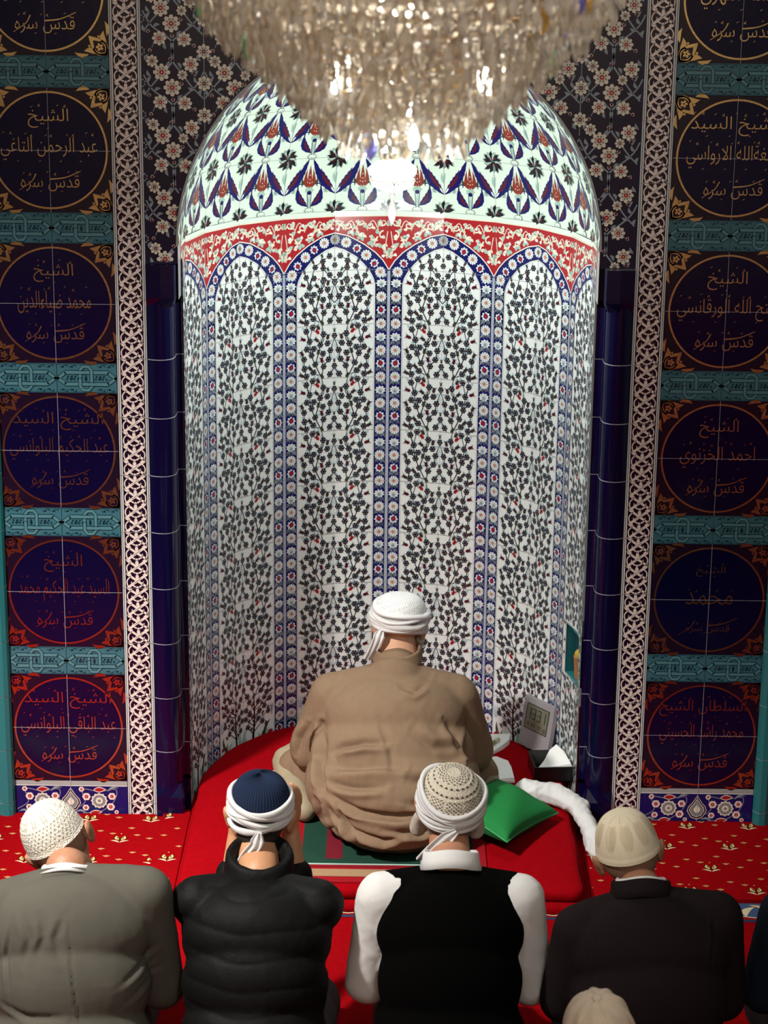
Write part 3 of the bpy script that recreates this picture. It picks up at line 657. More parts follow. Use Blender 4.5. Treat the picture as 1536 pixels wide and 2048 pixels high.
# ------------------------------------------------------------------ calligraphy panels
AR = {}
def _reg(chars, start, n):
    cp = start
    for c in chars: AR[c] = (cp, n); cp += n
_reg('ء', 0xFE80, 1); _reg('آأؤإ', 0xFE81, 2); _reg('ئ', 0xFE89, 4); _reg('ا', 0xFE8D, 2); _reg('ب', 0xFE8F, 4); _reg('ة', 0xFE93, 2)
_reg('تثجحخ', 0xFE95, 4); _reg('دذرز', 0xFEA9, 2); _reg('سشصضطظعغفقكلمنه', 0xFEB1, 4); _reg('وى', 0xFEED, 2); _reg('ي', 0xFEF1, 4)
def shape(t):
    t = t.replace('لا', '\u0001').replace('لأ', '\u0002'); AR['\u0001'] = (0xFEFB, 2); AR['\u0002'] = (0xFEF7, 2)
    out = []
    for i, c in enumerate(t):
        if c not in AR: out.append(c); continue
        st, n = AR[c]; prev = i > 0 and t[i - 1] in AR and AR[t[i - 1]][1] == 4; nxt = i + 1 < len(t) and t[i + 1] in AR and AR[t[i + 1]][1] > 1
        nxt = nxt and n == 4
        out.append(chr(st + (3 if prev and nxt else 2 if nxt else 1 if prev else 0)) if n > 1 else chr(st))
    return ''.join(out[::-1])
_tc = {}
def text_mesh(t):
    if t in _tc: return _tc[t]
    cu = bpy.data.curves.new('t', 'FONT'); cu.body = t; cu.resolution_u = 3; cu.offset = -0.008; o = bpy.data.objects.new('t', cu); C.objects.link(o)
    bpy.context.view_layer.update()
    me = bpy.data.meshes.new_from_object(o.evaluated_get(bpy.context.evaluated_depsgraph_get()))
    V = np.array([v.co[:2] for v in me.vertices]); F = [tuple(p.vertices) for p in me.polygons]
    bpy.data.objects.remove(o); bpy.data.meshes.remove(me); bpy.data.curves.remove(cu)
    _tc[t] = (V, F); return V, F
def text_to(m, t, cx_, cy_, w, h, L=1, col='gold', marks=True):
    V, F = text_mesh(t); lo, hi = V.min(0), V.max(0)
    U = (V - (lo + hi) / 2) / (hi - lo) * [w, h] + [cx_, cy_]
    m.P.append((col, L, U, F))
    if marks:
        n = max(2, int(w / 0.022))
        for k in range(n):
            x = cx_ - w / 2 + w * (k + 0.5) / n + random.uniform(-0.005, 0.005); y = cy_ + h * (0.52 + random.uniform(0, 0.14))
            if k % 3 == 2: y = cy_ - h * 0.56
            m.leaf(col, L, (x - 0.004, y), (x + 0.005, y + 0.006), 0.002, n=2)
            if k % 3 == 1: m.leaf(col, L, (x, y + 0.003), (x + 0.004, y - 0.005), 0.002, n=2); m.leaf(col, L, (x - 0.004, y - 0.004), (x, y + 0.002), 0.002, n=2)
GC = gold_corner()
LINES = {
    (-1, 4): [('الشيخ', 0.085), ('السيد طه النهري', 0.27), ('قدس سره', 0.19)], (-1, 3): [('الشيخ', 0.13), ('عبد الرحمن التاغي', 0.31), ('قدس سره', 0.19)],
    (-1, 2): [('الشيخ', 0.13), ('محمد ضياءالدين', 0.24), ('قدس سره', 0.19)], (-1, 1): [('الشيخ السيد', 0.30), ('عبد الحكيم البلوانسي', 0.33), ('قدس سره', 0.19)],
    (-1, 0): [('الشيخ', 0.13), ('السيد عبد الحكيم محمد', 0.31), ('قدس سره', 0.19)], (-1, -1): [('الشيخ السيد', 0.30), ('عبد الباقي البلوانسي', 0.33), ('قدس سره', 0.19)],
    (1, 4): [('الشيخ', 0.085), ('عبدالله النهري', 0.27), ('قدس سره', 0.19)], (1, 3): [('الشيخ السيد', 0.29), ('صبغةالله الارواسي', 0.31), ('قدس سره', 0.19)],
    (1, 2): [('الشيخ', 0.13), ('فتح الله الورقانسي', 0.32), ('قدس سره', 0.19)], (1, 1): [('الشيخ', 0.13), ('احمد الخزنوي', 0.25), ('قدس سره', 0.19)],
    (1, 0): [('الشيخ', 0.10), ('محمد', 0.16), ('قدس سره', 0.15)], (1, -1): [('السلطان الشيخ', 0.30), ('محمد راشد الحسيني', 0.29), ('قدس سره', 0.19)]}
PANEL_LABEL = ['bottom row, lines tinged dull red', 'second from the floor, lettering nearly lost', 'third from the floor, gold lines rather dim', 'fourth from the floor, level with column tops', 'second from the top, lettering clear', 'top row, cut by the picture edge']
for sg in (-1, 1):
    for k in range(-1, 5):
        z0 = 0.6423 + 0.5 * k; x0 = -1.3015 if sg < 0 else 0.9015
        t = thing('calligraphy_panel', 'gold-circled navy panel, %s wall, %s' % ('left' if sg < 0 else 'right', PANEL_LABEL[k + 1]), 'tile panel', (x0 + 0.2, 0, z0 + 0.2), group='gold lettered tile panels')
        f = lambda u, v, h: np.stack([np.asarray(u) + 0.0, 0 * np.asarray(u) - 0.003 - h, np.asarray(v) + 0.0], 1)
        s = Soup(); s.box('cobalt', -0.1995, 0.1995, -0.003, 0.003, -0.1995, 0.1995)
        m = Motif()
        a = np.linspace(0, 2 * PI, 65); m.stroke('night', 0, [(-0.199, 0.199), (0.199, 0.199)], 0.0012)
        # dark spandrels outside the circle
        for qx in (-1, 1):
            for qz in (-1, 1):
                aa = np.linspace(0, PI / 2, 17); arc = [(qx * 0.188 * math.cos(t_), qz * 0.188 * math.sin(t_)) for t_ in aa]
                sq = [(qx * 0.199, qz * 0.199 * min(1, math.tan(t_))) if t_ <= PI / 4 + 1e-6 else (qx * 0.199 / math.tan(t_), qz * 0.199) for t_ in aa]
                V = np.array(arc + sq); m.P.append(('purple', 0, V, [(i, i + 1, 18 + i, 17 + i) for i in range(16)]))
        m.stroke('groutlight', 5, [(0, -0.199), (0, 0.199)], 0.0012); m.stroke('groutlight', 5, [(-0.199, 0), (0.199, 0)], 0.0012)
        m.to(s, f); s.build('tile', t)
        s = Soup(); m = Motif()
        m.stroke('gold', 1, [(0.186 * math.cos(t_), 0.186 * math.sin(t_)) for t_ in a], 0.006)
        for qx in (-1, 1):
            for qz in (-1, 1):
                m.ext(GC, dx=-qx * 0.199, dy=-qz * 0.199, sx=qx, sy=qz)
        m.to(s, f); s.build('gold_ornament', t)
        L_ = LINES[(sg, k)]
        for (tx, w), cy_, h in zip(L_, (0.103, 0.005, -0.105), (0.062, 0.075, 0.052)):
            s = Soup(); m = Motif(); text_to(m, shape(tx), 0, cy_, w, h * (0.6 if (sg, k) == (1, 0) else 1))
            if cy_ > -0.1: m.to(s, f); s.build('lettering', t)
        m.stroke('gold', 1, [(-0.10, -0.128), (-0.06, -0.10), (-0.045, -0.075)], 0.0015, 0.004, sub=4); m.stroke('gold', 1, [(0.0, -0.092), (0.05, -0.086), (0.1, -0.065)], 0.005, 0.002, sub=3)
        m.to(s, f); s.build('lettering', t)

# ------------------------------------------------------------------ carpets, mats
CARPET = mat('tulip_carpet', (0.27, 0.0015, 0.004), rough=0.95, sheen=0.0, spec=0.02, vary=(90, 0.25), bump=('noise', 450, 0.6, 0.004))
MATRED = mat('red_velour', (0.29, 0.0015, 0.005), rough=0.9, sheen=0.0, spec=0.02, vary=(45, 0.22), bump=('noise', 380, 0.6, 0.005))
T['carpgold'] = mat('carpet_gold', (0.62, 0.46, 0.18), rough=0.9, spec=0.03); T['carpcream'] = mat('carpet_cream', (0.6, 0.52, 0.34), rough=0.9, spec=0.03)
T['carpdark'] = mat('carpet_dark', (0.06, 0.012, 0.008), rough=0.9, spec=0.03); T['carpblue'] = mat('carpet_blue', (0.05, 0.085, 0.18), rough=0.9, spec=0.03); T['carpgreen'] = mat('rug_green', (0.012, 0.045, 0.030), rough=0.9, spec=0.1, vary=(120, 0.3))
T['carpmaroon'] = mat('rug_maroon', (0.14, 0.01, 0.02), rough=0.9, spec=0.1, vary=(120, 0.3)); T['carpbeige'] = mat('rug_beige', (0.30, 0.19, 0.11), rough=0.9, spec=0.1, vary=(150, 0.3)); T['carpet'] = CARPET; T['velour'] = MATRED
T['carpred'] = mat('rug_red', (0.26, 0.006, 0.012), rough=0.9, spec=0.1, vary=(120, 0.25))
def gold_tulip():
    m = Motif()
    for sg in (1, -1):
        m.leaf('carpdark', 0, (sg * 0.004, 0.004), (sg * 0.016, 0.044), 0.021, -0.1 * sg, n=5); m.leaf('carpgold', 1, (sg * 0.005, 0.007), (sg * 0.014, 0.040), 0.014, -0.1 * sg, n=5)
        m.leaf('carpdark', 2, (sg * 0.008, 0.014), (sg * 0.012, 0.032), 0.004, n=3)
        m.leaf('carpcream', 1, (0, -0.012), (sg * 0.032, 0.004), 0.009, 0.15 * sg, n=4)
    m.leaf('carpdark', 1, (0, 0.0), (0, 0.032), 0.006, n=3); m.disc('carpgold', 1, (0, 0.056), 0.003, 5)
    return m
def tiny_v():
    m = Motif()
    for sg in (1, -1): m.leaf('carpgold', 1, (0, -0.004), (sg * 0.013, 0.005), 0.005, 0.2 * sg, n=3)
    m.disc('carpgold', 1, (0, 0.008), 0.0025, 5)
    return m
GT, TV = gold_tulip(), tiny_v()
def carpet(name, x0, x1, y0, y1, z, label, px=0.0, rot=0.0):
    s = Soup(); s.box('carpet', x0, x1, y0, y1, 0.0, z)
    f = lambda u, v, h: np.stack([np.asarray(u) + 0., np.asarray(v) + 0., 0 * np.asarray(u) + z + h], 1)
    kp = lambda U: (U[:, 0] > x0 + 0.004) & (U[:, 0] < x1 - 0.004) & (U[:, 1] > y0 + 0.004) & (U[:, 1] < y1 - 0.002)
    j = 0; y = y0 + 0.045
    while y < y1:
        x = x0 - 0.2 + px + (0.11 if j % 2 else 0) - (0.02 * j)
        while x < x1 + 0.2:
            GT.to(s, f, dx=x, dy=y, keep=kp, h0=0.0006)
            for dx, dy in ((0.055, 0.045), (0.1, 0.02), (0.14, 0.075), (0.03, 0.1), (0.185, 0.055)): TV.to(s, f, dx=x + dx, dy=y + dy, keep=kp, h0=0.0006)
            x += 0.215
        y += 0.165; j += 1
    return tag(s.build(name), label, 'carpet', None)
carpet('carpet_runner', -2.2, -0.7755, -0.60, 0.0 - 0.005, 0.018, 'red tulip carpet runner along the wall foot, left of the niche', px=0.03)
carpet('carpet_runner', 0.682, 2.2, -0.60, 0.0 - 0.005, 0.018, 'darker lit red tulip carpet runner along the wall foot, right of the niche', px=0.10)
carpet('carpet_piece', -0.775, -0.681, -0.598, -0.006, 0.030, 'overlapping strip of red tulip carpet beside the left edge of the mattress', px=0.16)
# floral border woven at the runner front
s = Soup(); s.box('carpblue', -2.2, 2.2, -0.72, -0.605, 0.0, 0.007); m = Motif()
x = -2.15
while x < 2.1:
    m.stroke('carpgold', 2, [(x, -0.69), (x + 0.02, -0.64), (x + 0.06, -0.63), (x + 0.07, -0.67), (x + 0.045, -0.675)], 0.008, 0.005, sub=4)
    m.leaf('carpcream', 1, (x + 0.08, -0.70), (x + 0.12, -0.63), 0.026, 0.2, n=5); m.leaf('carpgold', 2, (x + 0.1, -0.62), (x + 0.15, -0.66), 0.014, 0.2, n=5)
    m.leaf('carpdark', 1, (x + 0.02, -0.655), (x + 0.05, -0.655), 0.01, n=4); m.scal('carpcream', 1, (x + 0.16, -0.64), 0.016, 6, 0.3); m.disc('carpblue', 2, (x + 0.16, -0.64), 0.006, 6)
    x += 0.18
zig = [(-2.2 + 0.11 * k, -0.71 if k % 2 else -0.685) for k in range(41)]
m.P.append(('carpred', 3, np.array([p for p in zig] + [(p[0], -0.72) for p in zig]), [(i, i + 1, 42 + i, 41 + i) for i in range(40)]))
m.stroke('carpcream', 4, zig, 0.005)
m.to(s, lambda u, v, h: np.stack([np.asarray(u) + 0., np.asarray(v) + 0., 0 * np.asarray(u) + 0.007 + h], 1))
tag(s.build('carpet_border'), 'blue and yellow floral carpet border glimpsed between the kneeling men', 'carpet border')

def slab(name, hw, y0, rback, z0, z1, label, inset=0.012):
    out = []
    cr = 0.05
    for a in np.linspace(-PI / 2, -PI, 7): out.append((-hw + cr + cr * math.cos(a), y0 + cr + cr * math.sin(a)))
    for k in range(1, 7): out.append((-hw, y0 + cr + (YC - y0 - cr) * k / 7))
    for a in np.linspace(PI, 0, 41): out.append((max(-hw, min(hw, rback * math.cos(a))), YC + rback * math.sin(a)))
    for k in range(6, 0, -1): out.append((hw, y0 + cr + (YC - y0 - cr) * k / 7))
    for a in np.linspace(0, -PI / 2, 7): out.append((hw - cr + cr * math.cos(a), y0 + cr + cr * math.sin(a)))
    for k in range(1, 16): out.append((hw - cr - (2 * hw - 2 * cr) * k / 16, y0))
    o = np.array(out); c = np.array([0.0, 0.02]); N = len(o)
    o = o + np.array([NX, 0])
    rings = []
    for q, zt in ((0.012, z0), (0.0, z0 + 0.25 * (z1 - z0)), (0.0, z0 + 0.7 * (z1 - z0)), (0.010, z1 - 0.003), (0.03, z1), (0.12, z1), (0.3, z1)):
        d = o - c; L_ = np.linalg.norm(d, axis=1, keepdims=True); p = c + d * (1 - q / L_)
        w = 0.004 * np.sin(p[:, :1] * 23) * np.cos(p[:, 1:] * 19) * (1 if q < 0.02 else 0)
        rings.append(np.concatenate([p + d / L_ * w, np.full((N, 1), zt) + 0.002 * np.sin(p[:, :1] * 9 + p[:, 1:] * 7) * (q > 0.02)], 1))
    s = Soup(); s.grid('velour', np.array(rings), close_v=True)
    s.add('velour', rings[-1], [tuple(range(N))]); s.add('velour', rings[0], [tuple(range(N))[::-1]])
    o = s.build(name, smooth=True)
    return tag(o, label, 'mattress', 'plain red seat mats in the niche')
slab('floor_mattress', 0.672, -0.705, 0.665, 0.0, 0.043, 'lower of the two stacked plain red seat mats filling the niche')
slab('floor_mattress', 0.655, -0.69, 0.655, 0.044, 0.085, 'upper plain red seat mat under the man in brown')
s = Soup(); s.box('carpred', -0.33, 0.34, -0.655, 0.3, 0.0875, 0.0915); m = Motif()
def rect(c, L, x0, x1, y0, y1): m.poly(c, L, [(x0, y0), (x1, y0), (x1, y1), (x0, y1)])
rect('carpbeige', 1, -0.33, 0.34, -0.618, -0.565); rect('carpgreen', 1, -0.27, 0.3, -0.535, 0.25); rect('carpmaroon', 2, -0.19, -0.135, -0.49, 0.25); rect('carpmaroon', 2, 0.135, 0.19, -0.49, 0.25); rect('mint', 2, -0.27, 0.3, -0.535, -0.525)
rect('carpmaroon', 1, -0.33, 0.34, -0.55, -0.545)
m.to(s, lambda u, v, h: np.stack([np.asarray(u) + 0., np.asarray(v) + 0., 0 * np.asarray(u) + 0.0917 + h], 1))
tag(s.build('prayer_rug'), 'small prayer rug with beige stripe and dark green field under the seated man', 'rug')

# ------------------------------------------------------------------ organic shapes
def _unit(seg, rings):
    V = [(0, 0, 1)] + [(math.sin(PI * r / rings) * math.cos(2 * PI * k / seg), math.sin(PI * r / rings) * math.sin(2 * PI * k / seg), math.cos(PI * r / rings)) for r in range(1, rings) for k in range(seg)] + [(0, 0, -1)]
    F = [(0, 1 + k, 1 + (k + 1) % seg) for k in range(seg)]
    for r in range(rings - 2): F += [(1 + r * seg + k, 1 + (r + 1) * seg + k, 1 + (r + 1) * seg + (k + 1) % seg, 1 + r * seg + (k + 1) % seg) for k in range(seg)]
    e = len(V) - 1; F += [(e, e - seg + (k + 1) % seg, e - seg + k) for k in range(seg)]
    return np.array(V), F
SPH = _unit(20, 12); SPH2 = _unit(32, 20)
def prim_mesh(prims):
    Vs, Fs, n = [], [], 0
    def put(V, F):
        nonlocal n
        Vs.append(V); Fs.extend([tuple(i + n for i in f) for f in F]); n += len(V)
    for p in prims:
        if p[0] == 'e':
            M = np.array(p[3]) if len(p) > 3 and p[3] is not None else np.eye(3)
            put((SPH2[0] * np.array(p[2])) @ M.T + np.array(p[1]), SPH2[1])
        else:
            a, c, ra, rc_ = np.array(p[1], float), np.array(p[2], float), p[3], p[4]
            put(SPH[0] * ra + a, SPH[1]); put(SPH[0] * rc_ + c, SPH[1]); d = c - a; L = np.linalg.norm(d)
            if L < 1e-5: continue
            d /= L; u = np.cross(d, [0, 0, 1] if abs(d[2]) < 0.9 else [1, 0, 0]); u /= np.linalg.norm(u); v = np.cross(d, u)
            sl = (ra - rc_) / L; sl = max(-0.95, min(0.95, sl)); k_ = math.sqrt(1 - sl * sl)      # tangent cone between the spheres
            an = np.linspace(0, 2 * PI, 20, endpoint=False); ring = np.outer(np.cos(an), u) + np.outer(np.sin(an), v)
            put(np.concatenate([a + d * ra * sl + ring * ra * k_, c + d * rc_ * sl + ring * rc_ * k_]), [(i, (i + 1) % 20, 20 + (i + 1) % 20, 20 + i) for i in range(20)] + [tuple(range(20))[::-1], tuple(range(20, 40))])
    me = bpy.data.meshes.new('t'); me.from_pydata(np.concatenate(Vs).tolist(), [], Fs); me.update(); return me
def blob(name, prims, material, parent=None, vox=0.007, it=6, disp=None):
    me = prim_mesh(prims)
    o = bpy.data.objects.new('t', me); C.objects.link(o)
    r = o.modifiers.new('r', 'REMESH'); r.mode = 'VOXEL'; r.voxel_size = vox; r.use_smooth_shade = True
    if it: q = o.modifiers.new('s', 'SMOOTH'); q.factor = 0.5; q.iterations = it
    bpy.context.view_layer.update()
    nm = bpy.data.meshes.new_from_object(o.evaluated_get(bpy.context.evaluated_depsgraph_get()))
    bpy.data.objects.remove(o); bpy.data.meshes.remove(me)
    nm.name = name; nm.materials.clear(); nm.materials.append(material)
    if disp is not None:
        n = len(nm.vertices); co = np.empty(n * 3); no = np.empty(n * 3); nm.vertices.foreach_get('co', co); nm.vertices.foreach_get('normal', no)
        co = co.reshape(-1, 3); no = no.reshape(-1, 3); co = disp(co, no); nm.vertices.foreach_set('co', co.ravel()); nm.update()
    return link(name, nm, parent, smooth=True)
def waves(co, seed=0, s=1.0):
    g = np.random.default_rng(seed); f = np.zeros(len(co))
    for k in range(9):
        d = g.normal(size=3); d /= np.linalg.norm(d); w = s * g.uniform(8, 34); e = g.normal(size=3) * w * 0.5
        ph = np.sin(co @ e + g.uniform(0, 6)) * 1.4
        f += (1 - np.abs(np.sin(co @ d * w + ph + g.uniform(0, 6)))) ** 2 * 9 / w
    return f - f.mean()
def seg_d(P2, a, b):
    a = np.array(a); b = np.array(b); d = b - a; t = np.clip(((P2 - a) @ d) / (d @ d), 0, 1)
    return np.linalg.norm(P2 - a - t[:, None] * d, axis=1), t
def creases(co, no, lines, back=True):                     # lines in the x,z plane on the side facing -y
    P2 = co[:, [0, 2]]; out = np.zeros(len(co)); wt = np.clip(-no[:, 1] * 1.6 + 0.2, 0, 1)
    for pts, w, dep in lines:
        best = np.full(len(co), 9.0); tt = np.zeros(len(co)); sd = np.zeros(len(co)); n = len(pts) - 1
        for i in range(n):
            d, t = seg_d(P2, pts[i], pts[i + 1]); m_ = d < best; best[m_] = d[m_]; tt[m_] = (i + t[m_]) / n
            e = np.array(pts[i + 1]) - pts[i]; cr_ = (P2[:, 0] - pts[i][0]) * e[1] - (P2[:, 1] - pts[i][1]) * e[0]; sd[m_] = np.sign(cr_[m_]) * d[m_]
        env = np.sin(PI * np.clip(tt, 0.03, 0.97)) ** 0.6
        out += env * dep * (-np.exp(-(best / w) ** 2) + 0.85 * np.exp(-((sd - 1.7 * w) / (1.2 * w)) ** 2)) * wt
    return out
SKIN = mat('skin', (0.46, 0.22, 0.13), rough=0.5, spec=0.4, vary=(40, 0.18), bump=('noise', 260, 0.25, 0.002))
SKIN.node_tree.nodes['Principled BSDF'].inputs['Subsurface Weight'].default_value = 0.08
SKIN.node_tree.nodes['Principled BSDF'].inputs['Subsurface Scale'].default_value = 0.01
HAIRB = mat('dark_hair', (0.012, 0.009, 0.008), rough=0.7, bump=('noise', 700, 1.0, 0.003, (1, 1, 0.3)))
HAIRG = mat('grey_hair', (0.17, 0.14, 0.12), rough=0.8, vary=(150, 0.6), bump=('noise', 700, 1.0, 0.003, (1, 1, 0.3)))
HAIRS = mat('stubble_hair', (0.24, 0.13, 0.08), rough=0.7, vary=(120, 0.4), bump=('noise', 900, 0.7, 0.002))
BEARD = mat('white_beard', (0.60, 0.52, 0.44), rough=0.9, bump=('noise', 500, 1.0, 0.004, (1, 1, 0.3)))

def hand_prims(w, d, up, s=1.0, curl=0.5, thumb=1):
    """palm from wrist w towards d; up = back of the hand"""
    w = Vector(w); d = Vector(d).normalized(); up = Vector(up); up = (up - d * up.dot(d)).normalized(); side = d.cross(up) * thumb
    M = Matrix((side, d, up)).transposed()
    P = [('e', w + d * 0.045 * s, (0.040 * s, 0.052 * s, 0.016 * s), M), ('c', w - d * 0.02 * s, w + d * 0.02 * s, 0.026 * s, 0.022 * s)]
    for k, (x, L) in enumerate(((0.030, 0.068), (0.010, 0.078), (-0.010, 0.072), (-0.029, 0.056))):
        p = w + side * x * s + d * 0.088 * s; a = 0.15 + curl * 0.4; q = p
        for seg in (0.45, 0.32, 0.23):
            e = q + (d * math.cos(a) - up * math.sin(a)) * L * seg * s; P.append(('c', q, e, 0.0085 * s, 0.0078 * s)); q = e; a += curl * 0.9
    p = w + side * 0.030 * s + d * 0.022 * s; q = p + (side * 0.7 + d * 0.6 - up * 0.25) * 0.036 * s; P.append(('c', p, q, 0.012 * s, 0.010 * s)); P.append(('c', q, q + (side * 0.25 + d * 0.9 - up * 0.3) * 0.030 * s, 0.010 * s, 0.0085 * s))
    return P
def head_prims(Hm, s=1.0):
    R3 = Hm.to_3x3(); f = lambda c, r, rot=None: ('e', Hm @ Vector([v * s for v in c]), [v * s for v in r], R3 @ rot if rot else R3)
    g = lambda a, b, ra, rb: ('c', Hm @ Vector([v * s for v in a]), Hm @ Vector([v * s for v in b]), ra * s, rb * s)
    P = [f((0, -0.005, 0.032), (0.077, 0.096, 0.088)), f((0, 0.035, -0.02), (0.062, 0.064, 0.080)), f((0, 0.058, -0.078), (0.040, 0.036, 0.028)),
         g((0, 0.098, 0.020), (0, 0.116, -0.018), 0.009, 0.013), f((0, 0.101, -0.050), (0.024, 0.010, 0.006)), f((0, 0.098, -0.060), (0.021, 0.010, 0.007)),
         f((0, 0.088, 0.034), (0.056, 0.014, 0.011)), f((0.038, 0.080, -0.015), (0.022, 0.016, 0.018)), f((-0.038, 0.080, -0.015), (0.022, 0.016, 0.018))]
    for sg in (-1, 1):
        rot = Euler((R(-8), R(10 * sg), R(-28 * sg))).to_matrix()
        P.append(f((sg * 0.088, -0.008, -0.006), (0.0085, 0.021, 0.035), rot)); P.append(f((sg * 0.093, -0.017, 0.008), (0.007, 0.012, 0.021), rot)); P.append(f((sg * 0.080, 0.002, -0.030), (0.006, 0.009, 0.011), rot))
        P.append(f((sg * 0.029, 0.088, 0.010), (0.013, 0.009, 0.009)))
    return P
CLOTHW = mat('white_muslin', (0.64, 0.64, 0.65), rough=0.85, sheen=0.0, spec=0.2, bump=('noise', 160, 0.35, 0.002))
def headgear_surface(Hm, s=1.0, ax=0.086, ay=0.103, z0=0.030, H=0.095, off=(0, -0.005), e=0.9, tilt=0.0):
    T_ = Hm @ Euler((tilt, 0, 0)).to_matrix().to_4x4()
    M = np.array(T_)
    def fn(th, t, h):
        th = np.asarray(th, float); t = np.asarray(t, float); c = np.cos(t * PI / 2) ** e
        x = (ax + h) * c * np.cos(th) * s + off[0]; y = (ay + h) * c * np.sin(th) * s + off[1]; z = (z0 + (H + h) * np.sin(t * PI / 2)) * s
        P = np.stack([x, y, z, np.ones_like(x)], -1)
        return (P @ M.T)[..., :3]
    return fn
def cap_base(s, m, fn, nt=64, nz=20, bump=None):
    th = np.linspace(0, 2 * PI, nt, endpoint=False)
    ts = np.concatenate([[0, 0], np.linspace(0, 0.985, nz)])
    G = []
    for k, t in enumerate(ts):
        h = -0.004 if k == 0 else (0.0 if bump is None else bump(th, t))
        G.append(fn(th, np.full(nt, t), h + np.zeros(nt)))
    s.grid(m, np.array(G), close_v=True)
    s.add(m, G[-1], [tuple(range(nt))])
def wrap(name, Hm, parent, material, zc=0.03, H=0.055, out=0.016, ax=0.086, ay=0.103, pitch=0.0, roll=0.0, strands=5, seed=0, off=-0.005, cross=0.35, slope=0.0):
    """cloth wound round the head: overlapping rope-like turns with creases running along them"""
    g = np.random.default_rng(seed); T_ = np.array(Hm @ Matrix.Translation((0, off, zc)) @ Euler((pitch, roll, 0)).to_matrix().to_4x4()); nt, nf = 110, 16
    th = np.linspace(0, 2 * PI, nt, endpoint=False); ph = np.linspace(0, 2 * PI, nf, endpoint=False); TH, PH = np.meshgrid(th, ph, indexing='ij'); s = Soup()
    for k in range(strands):
        u = (k + 0.5) / strands - 0.5; p0 = g.uniform(0, 6); am = cross * H * g.uniform(0.5, 1.0); sg = 1 if k % 2 else -1
        zc_ = u * H + am * 0.5 * sg * np.sin(TH + p0) + 0.12 * H * np.sin(2 * TH + p0 * 2); bul = 1 - (2 * zc_ / (H * 1.25)) ** 2 * 0.75
        hh = H / strands * (0.85 + 0.25 * np.sin(TH * 2 + p0)); rr = out * (0.55 + 0.10 * np.sin(3 * TH + p0)) * (1 - 0.12 * np.abs(np.sin(4 * PH + TH + p0)))
        rad = out * 0.35 * np.clip(bul, 0, 1) + rr * np.cos(PH); z = zc_ + hh * np.sin(PH); sl = 1 - slope * (z + H / 2)
        x = (ax + rad) * np.cos(TH) * sl; y = (ay + rad) * np.sin(TH) * sl
        P = np.stack([x, y, z, np.ones_like(x)], -1) @ T_.T; s.grid(material, P[..., :3], close_u=True, close_v=True)
    return s.build(name, parent, smooth=True)
def ribbon(name, pts, w0, w1, material, parent, nrm=(0, -1, 0.3), th=0.003, n=24, ripple=0.004):
    P = [Vector(p) for p in pts]; q = []
    e = [2 * P[0] - P[1]] + P + [2 * P[-1] - P[-2]]
    for i in range(1, len(e) - 2):
        for t in np.linspace(0, 1, 8, endpoint=False):
            a, b, c, d = e[i - 1:i + 3]; q.append(0.5 * (2 * b + (c - a) * t + (2 * a - 5 * b + 4 * c - d) * t * t + (3 * b - a - 3 * c + d) * t ** 3))
    q.append(P[-1]); N = len(q); nrm = Vector(nrm).normalized(); rows = []
    for i, p in enumerate(q):
        tg = (q[min(i + 1, N - 1)] - q[max(i - 1, 0)]).normalized(); sd = tg.cross(nrm).normalized(); up = sd.cross(tg); u = i / (N - 1)
        w = (w0 + (w1 - w0) * u) / 2 * (0.35 + 0.65 * min(1, u * 5)); row = []
        for a in np.linspace(0, 2 * PI, 24, endpoint=False):
            c_, s_ = math.cos(a), math.sin(a)
            row.append(p + sd * (w * c_) + up * ((th if s_ >= 0 else -th) * abs(s_) ** 0.5 + ripple * math.sin(c_ * 7 + i * 0.1)))
        rows.append([tuple(v) for v in row])
    s = Soup(); s.grid(material, np.array(rows), close_v=True); s.add(material, rows[0], [tuple(range(24))]); s.add(material, rows[-1], [tuple(range(24))[::-1]])
    return s.build(name, parent, smooth=True)

